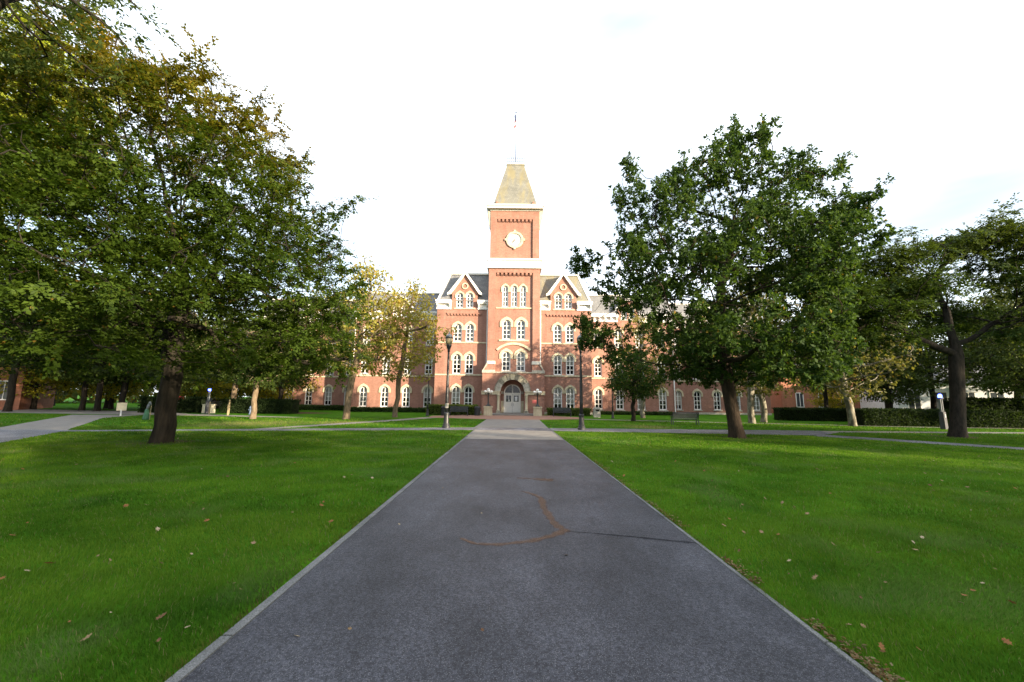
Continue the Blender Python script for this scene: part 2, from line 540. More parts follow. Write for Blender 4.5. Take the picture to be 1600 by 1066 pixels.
def tag(ob, label, cat=None, group=None, kind=None):
    ob['label'] = label
    if cat: ob['category'] = cat
    if group: ob['group'] = group
    if kind: ob['kind'] = kind
    return ob

def thing(name, label, cat, loc=(0, 0, 0), rz=0.0, group=None):
    ob = bpy.data.objects.new(name, None)
    COL.objects.link(ob)
    ob.location = loc; ob.rotation_euler = (0, 0, rz)
    return tag(ob, label, cat, group)

def copy_tree(o, parent=None):
    c = o.copy()
    COL.objects.link(c)
    if parent is not None:
        c.parent = parent
    for ch in o.children:
        copy_tree(ch, c)
    return c

def structure(ob):
    ob['kind'] = 'structure'
    return ob

WALKS = []
def sheet(name, poly, z, mat):
    if name != 'lawn': WALKS.append(np.array(poly, float))
    vs = [(x, y, z) for x, y in poly]
    tri = tessellate_polygon([[Vector((x, y, 0)) for x, y in poly]])
    me = bpy.data.meshes.new(name)
    me.from_pydata(vs, [], [tuple(a) for a in tri])
    bm = bmesh.new(); bm.from_mesh(me)
    for f in bm.faces:
        if f.normal.z < 0: f.normal_flip()
    bm.to_mesh(me); bm.free()
    me.materials.append(M[mat])
    return structure(link(name, me))

# ------------------------------------------------------------------ ground, paths
sheet('lawn', [(-900, -900), (900, -900), (900, 900), (-900, 900)], 0.0, 'lawn')
PX0, PX1 = -1.95, 2.24
# main walk
asp = sheet('asphalt_path', [(PX0, -30), (PX1, -30), (PX1, 17.4), (PX0, 17.4)], 0.012, 'asphalt')
sheet('concrete_walk', [(PX0, 17.4), (PX1, 17.4), (PX1, 22.3), (PX0, 22.3)], 0.012, 'concrete')
# east-west asphalt walk that crosses in front of the hall
sheet('cross_walk', [(-24.0, 18.4), (-20.4, 18.55), (-2.08, 22.3), (PX1, 22.3), (16.2, 21.3), (17.9, 22.7), (19, 25.0), (8, 24.75), (PX1, 24.5), (-2.2, 24.4), (-20.5, 19.4), (-25, 19.2)], 0.008, 'asphalt_old')
sheet('entrance_walk', [(-2.2, 24.4), (PX1, 24.5), (2.4, 35.0), (-2.05, 35.0)], 0.012, 'concrete')
sheet('brick_paving', [(-7.4, 36.2), (-2.05, 34.0), (2.4, 34.3), (6.6, 36.2), (7.0, 39.6), (4.0, 43.6), (-3.6, 43.6), (-7.8, 39.6)], 0.016, 'paver')
# diagonal walks
sheet('diagonal_walk', [(-14.2, 19.9), (-13.1, 20.25), (-8.2, 31.0), (-6.4, 36.3), (-7.6, 37.2), (-9.4, 31.6)], 0.004, 'concrete')
sheet('side_walk', [(15.5, 21.0), (21.5, 13.3), (30, 3), (31, 3.8), (22.5, 14.2), (17.0, 21.9)], 0.004, 'asphalt_old')
sheet('far_walk', [(5.8, 36.0), (9.0, 35.2), (30, 29.8), (60, 29), (60, 29.9), (30, 30.7), (9.2, 36.2), (6.4, 37.1)], 0.004, 'concrete')
sheet('east_walk', [(17.9, 22.7), (18.9, 24.9), (45, 26.6), (45, 25.6), (19.2, 23.8)], 0.004, 'concrete')
sheet('northwest_walk', [(-17.0, 13.2), (-20.4, 18.55), (-29.6, 29.4), (-31.6, 35.0), (-36.4, 33.6), (-24.6, 19.2), (-21.4, 13.0), (-18, 6), (-13, 6)], 0.006, 'concrete')
sheet('asphalt_corner', [(-17.0, 13.2), (-20.4, 18.55), (-24.6, 19.2), (-40, 18.5), (-40, 14), (-21.4, 13.0), (-18, 6), (-13, 6)], 0.0095, 'asphalt_old')
sheet('west_drive', [(-70, 36.5), (-31.6, 35.0), (-18, 33.0), (-17, 33.8), (-30, 37.6), (-36, 42), (-70, 46)], 0.0105, 'concrete')
sheet('mulch_bed', [(-24.6 + 5.5 * math.cos(a) * (1 + .1 * math.sin(3 * a)), 42.3 + 2.3 * math.sin(a)) for a in [i * .314 for i in range(20)]], 0.02, 'mulch')

# concrete edging along the main walk, laid in short lengths
rs = random.Random(3)
for side, x0 in ((-1, PX0), (1, PX1)):
    y = -3.0
    while y < 22.0:
        L = 3.05
        w = 0.088 if side < 0 else 0.05
        xa, xb = (x0 - w, x0) if side < 0 else (x0, x0 + w)
        h = 0.017 + rs.random() * 0.008
        mb = MB().frustum((xa, xb, y + 0.006, y + L - 0.006), -0.05, (xa + 0.006, xb - 0.006, y + 0.01, y + L - 0.01), h)
        e = mb.build('edging_stone', 'edging', asp)
        y += L

# clay smear and tar line on the asphalt
def ribbon(name, pts, wid, mat, z):
    P = [Vector((x, y, 0)) for x, y in pts]
    Q = []
    for i in range(len(P) - 1):
        for k in range(8):
            Q.append((P[i].lerp(P[i + 1], k / 8), wid[i] * (1 - k / 8) + wid[i + 1] * k / 8))
    Q.append((P[-1], wid[-1]))
    vs, fs, ed = [], [], []
    for i, (p, w) in enumerate(Q):
        d = (Q[min(i + 1, len(Q) - 1)][0] - Q[max(i - 1, 0)][0]).normalized()
        nrm = Vector((-d.y, d.x, 0))
        w *= 1 + 0.25 * math.sin(i * 1.3) + 0.15 * math.sin(i * 0.57)
        end = 0.0 if i in (0, len(Q) - 1) else 1.0
        for s_, e_ in ((-1, 0.0), (-0.35, 0.75), (0.35, 0.75), (1, 0.0)):
            vs.append((p.x + nrm.x * w * s_, p.y + nrm.y * w * s_, z)); ed.append(e_ * end)
        if i:
            for j in range(3):
                a = (i - 1) * 4 + j
                fs.append((a, a + 1, a + 5, a + 4))
    me = bpy.data.meshes.new(name); me.from_pydata(vs, [], fs)
    at_ = me.attributes.new('edge', 'FLOAT', 'POINT'); at_.data.foreach_set('value', ed)
    me.materials.append(M[mat])
    return link(name, me, asp)
o1 = ribbon('clay_smear', [(-0.62, 5.18), (-0.40, 4.97), (-0.12, 4.96), (0.26, 5.09), (0.55, 5.30), (0.72, 5.50), (0.62, 5.75), (0.58, 6.1), (0.53, 6.6), (0.54, 7.2), (0.40, 7.5), (0.18, 7.75)],
            [0.03, 0.06, 0.07, 0.09, 0.10, 0.12, 0.10, 0.10, 0.10, 0.10, 0.07, 0.04], 'clay', 0.016)
o1['label'] = 'rust brown clay smear curling over the asphalt'
o2 = ribbon('clay_smear', [(0.10, 8.98), (0.45, 8.9), (0.70, 8.82), (0.92, 8.75)], [0.05, 0.10, 0.22, 0.24], 'clay', 0.016)
o3 = ribbon('tar_line', [(0.72, 5.47), (1.02, 5.41), (1.35, 5.33), (1.62, 5.26), (2.0, 5.15), (2.3, 5.08)], [0.012, 0.024, 0.036, 0.042, 0.045, 0.04], 'tar', 0.016)
o3['label'] = 'dark tar crack seal running to the right edge of the path'

# ------------------------------------------------------------------ the hall
HX, HY = 0.2, 46.0
hall = thing('university_hall', 'red brick hall with central clock tower, mansard roofs and white arched windows', 'building', (HX, HY, 0))

def arch_pts(cx, z0, z1, w, rise, n=10):
    """opening outline: bottom-left, bottom-right, then the arch from right to left"""
    hw = w / 2
    zs = z1 - rise
    Rr = (hw * hw + rise * rise) / (2 * rise)
    zc = z1 - Rr
    a0 = math.asin(min(1, hw / Rr))
    if rise > hw: a0 = math.pi - a0
    pts = [(cx - hw, z0), (cx + hw, z0)]
    for i in range(n + 1):
        a = a0 - 2 * a0 * i / n
        pts.append((cx + Rr * math.sin(a), zc + Rr * math.cos(a)))
    return pts

def wall(outer, holes, y, thick):
    """brick face in x,z with real openings and their reveals"""
    mb = MB()
    loops = [[Vector((x, z, 0)) for x, z in outer]] + [[Vector((x, z, 0)) for x, z in reversed(h)] for h in holes]
    flat = [p for l in loops for p in l]
    tri = tessellate_polygon(loops)
    mb.add([(p.x, y, p.y) for p in flat], [tuple(a) for a in tri])
    for h in holes:
        n = len(h)
        mb.add([(x, y, z) for x, z in h] + [(x, y + thick, z) for x, z in h], [(i, (i + 1) % n, (i + 1) % n + n, i + n) for i in range(n)])
    return mb

_cache = {}
def cached(key, fn):
    if key not in _cache:
        _cache[key] = fn()
    return _cache[key]

wr = random.Random(21)
def window(cx, z0, z1, w, y, rise, bars=3, hood=0.27, drop=0.42, blind=None, sill=True, peak=0.1, parent=None):
    """white sash window: frame+muntins, glass, blind, stone hood and sill"""
    H = z1 - z0
    key = (round(H, 3), w, round(rise, 3), bars)
    def frame():
        o = arch_pts(0, 0, H, w, rise)
        i = arch_pts(0, 0.13, H - 0.12, w - 0.24, rise * (w - 0.24) / w)
        mb = MB().band(i, o, 0.10, 0.20, True)
        mb.box(-0.045, 0.045, 0.115, 0.18, 0.10, H - 0.09)
        for k in range(1, bars + 1):
            zz = 0.1 + (H - 0.19 - rise * 0.25) * k / (bars + 1)
            mb.box(-w / 2 + 0.08, w / 2 - 0.08, 0.12, 0.175, zz - 0.035, zz + 0.035)
        return mb.mesh('window', 'white')
    win = link('window', cached(('f',) + key, frame), parent or hall, (cx, y, z0))
    def pane():
        i = arch_pts(0, 0.09, H - 0.08, w - 0.16, rise * (w - 0.16) / w)
        me = bpy.data.meshes.new('pane'); me.from_pydata([(x, 0.15, z) for x, z in i], [], [tuple(range(len(i)))])
        me.materials.append(M['glass']); return me
    link('pane', cached(('p',) + key, pane), win)
    if blind is None:
        blind = wr.choice([0, 0.5, 0.5, 0.5, 0.74, 0.3, 1.0])
    if blind > 0:
        def bl():
            i = arch_pts(0, 0.05 + (H - 0.1) * (1 - blind), H, w, rise)
            me = bpy.data.meshes.new('blind'); me.from_pydata([(x, 0.24, z) for x, z in i], [], [tuple(range(len(i)))])
            me.materials.append(M['blind']); return me
        link('blind', cached(('b', blind) + key, bl), win)
    if hood:
        def hd():
            a = arch_pts(0, H - rise - drop, H, w, rise, 12)[2:]
            bw = hood
            o = arch_pts(0, 0, H + bw, w + 2 * bw, rise + bw * 0.85, 12)[2:]
            a = [(w / 2, H - rise - drop)] + a + [(-w / 2, H - rise - drop)]
            o = [(w / 2 + bw, H - rise - drop)] + o + [(-w / 2 - bw, H - rise - drop)]
            o = [(x, z + peak * max(0, 1 - abs(x) / 0.28)) for x, z in o]
            return MB().band(a, o, -0.09, 0.02).mesh('hood', 'stone')
        link('hood', cached(('h', hood, drop, peak) + key, hd), win)
    if sill:
        link('sill', cached(('s', w), lambda: MB().box(-w / 2 - 0.12, w / 2 + 0.12, -0.08, 0.12, -0.14, -0.002).mesh('sill', 'stone_grey')), win)
    return win

def wall_part(name, outer, wins, y, thick=0.28):
    """wins: (cx,z0,z1,w,rise,...)"""
    holes = [arch_pts(c_, a, b_, w_, r_) for c_, a, b_, w_, r_ in wins]
    return wall(outer, holes, y, thick).build(name, 'brick', hall)

def block(x0, x1, y0, y1, z1, front_wins, name):
    rect = [(x0, 0), (x1, 0), (x1, z1), (x0, z1)]
    wall_part(name, rect, front_wins, y0)
    mb = MB()
    mb.add([(x0, y0, 0), (x0, y1, 0), (x0, y1, z1), (x0, y0, z1)], [(0, 1, 2, 3)])
    mb.add([(x1, y0, 0), (x1, y1, 0), (x1, y1, z1), (x1, y0, z1)], [(0, 1, 2, 3)])
    mb.add([(x0, y1, 0), (x1, y1, 0), (x1, y1, z1), (x0, y1, z1)], [(0, 1, 2, 3)])
    mb.build('side_wall', 'brick', hall)
    MB().box(x0 + 0.3, x1 - 0.3, y0 + 1.4, y0 + 1.5, 0.02, z1 - 0.05).build('room_backing', 'dark_backing', hall)

def cornice(x0, x1, y, z0, z1, depth=0.5, step=0.62, ends=False):
    """white bracketed cornice"""
    h = z1 - z0
    mb = MB()
    mb.box(x0, x1, y - 0.12, y + 0.3, z0, z0 + h * 0.62)
    mb.box(x0 - 0.02, x1 + 0.02, y - depth, y + 0.3, z0 + h * 0.62 + 0.002, z0 + h * 0.80)
    mb.box(x0 - 0.05, x1 + 0.05, y - depth - 0.12, y + 0.3, z0 + h * 0.80 + 0.002, z1)
    c_ = mb.build('cornice', 'white', hall)
    n = max(2, int((x1 - x0) / step))
    me = cached(('brk', round(h, 2), depth), lambda: MB().prism_x([(-0.12, h * 0.12), (-0.12, h * 0.6), (-depth + 0.04, h * 0.6), (-depth + 0.08, h * 0.42), (-0.25, h * 0.30)], -0.09, 0.09).mesh('bracket', 'white'))
    for k in range(n):
        link('bracket', me, c_, (x0 + 0.14 + (x1 - x0 - 0.28) * k / (n - 1), y, z0))

# --- tower
TW = 3.05
tw3 = [(-0.85, 8.62, 10.98, 1.0), (0.85, 8.62, 10.98, 1.0)]
tw2 = [(-0.85, 4.92, 7.22, 1.0), (0.85, 4.92, 7.22, 1.0)]
tw4 = [(-1.06, 12.55, 15.15, 0.72), (0.0, 12.55, 15.15, 0.72), (1.06, 12.55, 15.15, 0.72)]
YR = 0.24
outer = [(-2.2, 4.6), (2.2, 4.6), (2.2, 16.7), (-2.2, 16.7)]
wall_part('tower_wall', outer, [(c_, a, b_, w_, 0.36) for c_, a, b_, w_ in tw2 + tw3 + tw4], YR)
mb = MB()
for s_ in (-1, 1):
    a, b_ = sorted((s_ * 2.2, s_ * TW))
    mb.box(a, b_, 0, 0.5, 4.6, 17.3)
mb.box(-2.199, 2.199, 0.0, 0.5, 16.7, 17.3)
mb.box(-TW + 0.001, TW - 0.001, 0.5, 6.1, 12.0, 17.3)
mb.build('corner_pier', 'brick', hall)
MB().box(-2.3, 2.3, 1.5, 1.6, 4.7, 16).build('room_backing', 'dark_backing', hall)
for c_, a, b_, w_ in tw2: window(c_, a, b_, w_, YR, 0.36, 3, 0.30, 0.5, blind=0.5 if c_ < 0 else 0.74)
for c_, a, b_, w_ in tw3: window(c_, a, b_, w_, YR, 0.36, 3, 0.30, 0.5, blind=1.0)
for c_, a, b_, w_ in tw4: window(c_, a, b_, w_, YR, 0.36, 3, 0.16, 0.42, blind=1.0)
# relieving arch over the pair above the porch
ia = [(x, z) for x, z in arch_pts(0, 7.0, 8.02, 3.7, 0.72, 16)[2:]]
oa = [(x, z) for x, z in arch_pts(0, 7.0, 8.28, 4.1, 0.80, 16)[2:]]
MB().band(ia, oa, YR - 0.13, YR + 0.02).build('relieving_arch', 'stone', hall)
MB().box(-2.15, 2.15, YR - 0.1, YR + 0.05, 12.33, 12.47).build('sill_course', 'stone', hall)
MB().box(-1.75, 1.75, YR - 0.1, YR + 0.05, 8.42, 8.6).build('sill_course', 'stone', hall)
for k in range(9):
    MB().prism_x([(YR + 0.02, 0), (0.02, 0.2), (0.02, 0.42), (YR + 0.02, 0.42)], -0.13, 0.13).build('corbel', 'brick', hall, (-1.96 + 0.49 * k, 0, 16.28))
# white band between the stages
MB().box(-3.2, 3.2, -0.12, 6.2, 17.3, 18.2).box(-3.3, 3.3, -0.22, 6.3, 18.2, 18.42).box(-3.27, 3.27, -0.19, 6.27, 17.22, 17.3).build('tower_band', 'stone_white', hall)
# clock stage
CW = 2.98
mb = MB().box(-2.18, 2.18, YR, 0.6, 18.42, 23.55)
mb.box(-CW + 0.001, CW - 0.001, 0.6, 6.02, 18.42, 24.55)
for s_ in (-1, 1):
    a, b_ = sorted((s_ * 2.18, s_ * CW)); mb.box(a, b_, 0.04, 0.6, 18.42, 24.55)
mb.box(-2.179, 2.179, 0.04, 0.6, 23.5, 24.55)
mb.build('clock_stage', 'brick', hall)
for k in range(9):
    MB().prism_x([(YR + 0.02, 0), (0.06, 0.2), (0.06, 0.42), (YR + 0.02, 0.42)], -0.13, 0.13).build('corbel', 'brick', hall, (-1.92 + 0.48 * k, 0, 23.08))
clock = bpy.data.objects.new('clock', None); COL.objects.link(clock); clock.parent = hall; clock.location = (0, YR, 20.9)
clock['label'] = 'round pale clock face showing about 7:36'
def circ(r, n=40): return [(r * math.cos(2 * math.pi * i / n), r * math.sin(2 * math.pi * i / n)) for i in range(n)]
MB().prism(circ(0.84), -0.06, 0.01).build('clock_face', 'clock_face', clock)
MB().band(circ(0.80), circ(1.06), -0.16, 0.01, True).build('clock_ring', 'stone', clock)
MB().band(circ(0.70), circ(0.74), -0.07, -0.055, True).build('minute_ring', 'cap_grey', clock)
for k in range(4):
    a = k * math.pi / 2
    x, z = 1.10 * math.cos(a), 1.10 * math.sin(a)
    MB().box(x - 0.13, x + 0.13, -0.18, 0.01, z - 0.13, z + 0.13).build('key_block', 'stone', clock)
ROM = ['XII', 'I', 'II', 'III', 'IV', 'V', 'VI', 'VII', 'VIII', 'IX', 'X', 'XI']
for k, s_ in enumerate(ROM):
    cu = bpy.data.curves.new('numeral', 'FONT'); cu.body = s_; cu.size = 0.2; cu.align_x = 'CENTER'; cu.align_y = 'CENTER'; cu.extrude = 0.004
    tmp = bpy.data.objects.new('tmp', cu); COL.objects.link(tmp)
    bpy.context.view_layer.update()
    me = bpy.data.meshes.new_from_object(tmp.evaluated_get(bpy.context.evaluated_depsgraph_get()))
    bpy.data.objects.remove(tmp)
    me.materials.clear(); me.materials.append(M['ink'])
    a = R(90 - 30 * k)
    ob = link('numeral', me, clock, (0.58 * math.cos(a), -0.066, 0.58 * math.sin(a)))
    ob.rotation_euler = (Matrix.Rotation(R(30 * k), 3, 'Y') @ Matrix.Rotation(R(90), 3, 'X')).to_euler()
for nm, L, wd, deg in (('hour_hand', 0.42, 0.05, 228), ('minute_hand', 0.64, 0.036, 216)):
    a = R(90 - deg); d = Vector((math.cos(a), math.sin(a))); p = Vector((-d.y, d.x))
    pts = [d * -0.1 + p * wd, d * L * 0.8 + p * wd, d * L, d * L * 0.8 - p * wd, d * -0.1 - p * wd]
    MB().prism([(q.x, q.y) for q in pts], -0.09, -0.075).build(nm, 'ink', clock)
# eaves, roof, cresting, flagpole
MB().box(-3.06, 3.06, -0.05, 6.15, 24.55, 24.72).box(-3.4, 3.4, -0.42, 6.5, 24.72, 25.02).box(-3.5, 3.5, -0.5, 6.6, 25.02, 25.22).build('tower_eave', 'stone_white', hall)
for s_ in (-1, 1):
    for yy in (0.1, 2.0, 4.0, 5.7):
        x0 = s_ * CW
        MB().prism([(x0, 22.3), (x0 + s_ * 0.1, 22.4), (x0 + s_ * 0.38, 24.5), (x0 + s_ * 0.38, 24.72), (x0, 24.72)], yy, yy + 0.35).build('eave_bracket', 'stone_grey', hall)
MB().frustum((-2.78, 2.78, 0.27, 5.83), 25.22, (-1.08, 1.08, 1.97, 4.13), 31.9).build('tower_roof', 'slate_tan_lit', hall)
for s_ in (-1, 1):
    MB().prism([(s_ * 2.25 - 0.22, 25.55), (s_ * 2.25 + 0.22, 25.55), (s_ * 2.25, 25.98)], 0.22, 0.7).build('roof_vent', 'brick', hall)
MB().box(-1.2, 1.2, 1.85, 4.25, 31.9, 32.15).build('roof_cap', 'stone_white', hall)
for i in range(9):
    x = -1.12 + 0.28 * i
    for y in (1.92, 4.18):
        MB().tube((x, y, 32.15), (x, y, 32.82), 0.035, n=6).sphere((x, y, 32.86), 0.08, 6, 4).build('cresting_post', 'metal_light', hall)
for z in (32.3, 32.68):
    MB().box(-1.16, 1.16, 1.90, 1.94, z, z + 0.05).box(-1.16, 1.16, 4.16, 4.20, z, z + 0.05).box(-1.16, -1.12, 1.94, 4.16, z, z + 0.05).box(1.12, 1.16, 1.94, 4.16, z, z + 0.05).build('cresting_rail', 'metal_light', hall)
MB().lathe([(0.16, 32.15), (0.10, 32.6), (0.06, 36), (0.035, 40.2)], 8, (0, 3.05)).sphere((0, 3.05, 40.3), 0.12, 8, 6).build('flagpole', 'metal_light', hall, smooth=True)

# --- porch
PW = 3.5; PY = -1.0; PT = 4.62; SPR = 2.55; ARC = 1.32
op = arch_pts(-0.08, 0.16, SPR + ARC, 2 * ARC, ARC, 20)
wall([(-PW, 0), (PW, 0), (PW, PT), (-PW, PT)], [op], PY, 1.5).build('porch_wall', 'brick', hall)
MB().box(-PW, -PW + 0.3, PY + 0.002, 0.9, 0, PT - 0.01).box(PW - 0.3, PW, PY + 0.002, 0.9, 0, PT - 0.01).box(-PW + 0.3, PW - 0.3, PY + 0.002, 0.6, SPR + ARC + 0.12, PT - 0.01).build('porch_side', 'brick', hall)
MB().box(-PW - 0.04, PW + 0.04, PY - 0.1, 0.2, PT, PT + 0.14).build('porch_coping', 'stone_grey', hall)
nv = 11
for k in range(nv):
    a0, a1 = math.pi * k / nv + 0.006, math.pi * (k + 1) / nv - 0.006
    inn = [(-0.08 + (ARC + 0.004) * math.cos(a0 + (a1 - a0) * j / 4), SPR + (ARC + 0.004) * math.sin(a0 + (a1 - a0) * j / 4)) for j in range(5)]
    ro = 1.95
    ou = [(-0.08 + ro * math.cos(a0 + (a1 - a0) * j / 4), SPR + ro * math.sin(a0 + (a1 - a0) * j / 4)) for j in range(5)]
    MB().band(inn, ou, PY - 0.10, PY + 0.02).build('voussoir', ['stone_grey', 'stone_grey', 'stone_stained', 'stone', 'stone_stained', 'stone', 'stone_stained', 'stone', 'stone_stained', 'stone_grey', 'stone_grey'][k], hall)
MB().band([(-0.08 + 1.955 * math.cos(math.pi * j / 24), SPR + 1.955 * math.sin(math.pi * j / 24)) for j in range(25)],
          [(-0.08 + 2.05 * math.cos(math.pi * j / 24), SPR + 2.05 * math.sin(math.pi * j / 24)) for j in range(25)], PY - 0.16, PY + 0.02).build('hood_mould', 'stone_stained', hall)
for s_ in (-1, 1):
    a, b_ = sorted((s_ * 1.42 - 0.08, s_ * (PW + 0.06)))
    MB().box(a, b_, PY - 0.14, PY + 0.05, 2.2, 2.5).box(a - 0.02, b_ + 0.02, PY - 0.2, PY + 0.05, 2.5, 2.6).build('impost_course', 'stone', hall)
    x = s_ * 1.56 - 0.08
    MB().lathe([(0.2, 0.42), (0.2, 0.5), (0.15, 0.58), (0.14, 2.0), (0.17, 2.08), (0.22, 2.2)], 14, (x, PY - 0.16)).build('porch_column', 'stone', hall, smooth=True)
    MB().frustum((x - 0.3, x + 0.3, PY - 0.42, PY), 0.1, (x - 0.2, x + 0.2, PY - 0.36, PY), 0.42).build('column_base', 'stone_stained', hall)
    # buttress shoulder beside the tower
    x0, x1 = s_ * 2.15, s_ * PW
    MB().prism([(x0, PT + 0.14), (x1 - s_ * 0.1, PT + 0.14), (s_ * 2.98, 5.62), (x0, 5.62)], PY + 0.25, 0.3).build('buttress', 'brick', hall)
    MB().prism([(x1, PT + 0.14), (x1, PT + 0.3), (s_ * 3.05, 5.78), (s_ * 2.9, 5.66)], PY + 0.15, 0.32).build('buttress_coping', 'stone_grey', hall)
    a, b_ = sorted((x0 - s_ * 0.05, s_ * 3.0))
    MB().box(a, b_, PY + 0.15, -0.002, 5.64, 6.0).build('buttress_cap', 'stone_white', hall)
    MB().box(min(x0 - s_ * .05, x1 + s_ * .03), max(x0 - s_ * .05, x1 + s_ * .03), PY - 0.06, PY + 0.3, PT + 0.142, PT + 0.34).build('buttress_foot', 'stone_grey', hall)
# inner door wall
dop = arch_pts(-0.08, 0.16, 3.42, 1.96, 0.98, 16)
wall([(-1.6, 0.1), (1.6, 0.1), (1.6, 4.2), (-1.6, 4.2)], [dop], 0.48, 0.3).build('vestibule_wall', 'brick', hall)
MB().box(-1.45, -1.06, 0.40, 0.48, 0.16, 1.5).box(0.9, 1.3, 0.40, 0.48, 0.16, 1.5).build('vestibule_dado', 'stone', hall)
MB().box(-1.45, -1.06, 0.40, 0.48, 2.3, 2.6).box(0.9, 1.3, 0.40, 0.48, 2.3, 2.6).build('vestibule_band', 'stone_grey', hall)
oo = arch_pts(-0.08, 0.2, 3.42, 1.94, 0.97, 16)[2:]; ii = arch_pts(-0.08, 0.2, 3.30, 1.72, 0.86, 16)[2:]
MB().band(ii, oo, 0.46, 0.60).build('door_arch', 'door', hall)
MB().box(-1.05, 0.89, 0.46, 0.6, 2.3, 2.44).box(-1.05, -0.94, 0.46, 0.6, 0.16, 2.3).box(0.78, 0.89, 0.46, 0.6, 0.16, 2.3).box(-0.12, -0.04, 0.47, 0.59, 2.44, 3.3).build('door_frame', 'door', hall)
fl = arch_pts(-0.08, 2.44, 3.31, 1.74, 0.85, 16)
me = bpy.data.meshes.new('fanlight'); me.from_pydata([(x, 0.55, z) for x, z in fl], [], [tuple(range(len(fl)))]); me.materials.append(M['glass'])
link('fanlight', me, hall)
MB().box(-1.4, 1.4, 1.5, 1.6, 0.1, 4.2).build('room_backing', 'dark_backing', hall)
for s_, x0, x1 in ((-1, -0.938, -0.09), (1, -0.07, 0.778)):
    mb = MB().box(x0, x1, 0.50, 0.56, 0.17, 1.42).box(x0, x0 + 0.13, 0.50, 0.56, 1.42, 2.29).box(x1 - 0.13, x1, 0.50, 0.56, 1.42, 2.29).box(x0 + 0.13, x1 - 0.13, 0.50, 0.56, 2.14, 2.29)
    d = mb.build('door', 'door', hall)
    MB().box(x0 + 0.131, x1 - 0.131, 0.525, 0.535, 1.421, 2.139).build('pane', 'glass', d)
    mx_ = (x0 + x1) / 2
    MB().box(mx_ - 0.015, mx_ + 0.015, 0.505, 0.524, 1.421, 2.139).build('glazing_bar', 'door', d)
    hx = x1 - 0.1 if s_ < 0 else x0 + 0.1
    MB().box(hx - 0.02, hx + 0.02, 0.44, 0.46, 0.95, 1.25).box(hx - 0.012, hx + 0.012, 0.46, 0.5, 0.97, 1.0).box(hx - 0.012, hx + 0.012, 0.46, 0.5, 1.2, 1.23).build('handle', 'cap_grey', d)
    pp = (mx_ - 0.02, mx_ + 0.12, 1.46, 1.64) if s_ < 0 else (mx_ - 0.14, mx_ + 0.14, 1.52, 2.0)
    MB().box(pp[0], pp[1], 0.499, 0.503, pp[2], pp[3]).build('paper_notice', 'paper', d)
MB().box(-2.5, 2.4, -3.4, PY - 0.001, 0, 0.16).box(-2.9, 2.8, -3.75, -3.4, 0, 0.08).box(-1.4, 1.25, PY + 0.0, 0.48, 0, 0.16).build('landing', 'concrete', hall)
MB().box(2.15, 2.62, PY - 0.03, PY - 0.008, 1.28, 1.62).build('wall_notice', 'red_notice', hall)['label'] = 'square red notice on the porch wall'

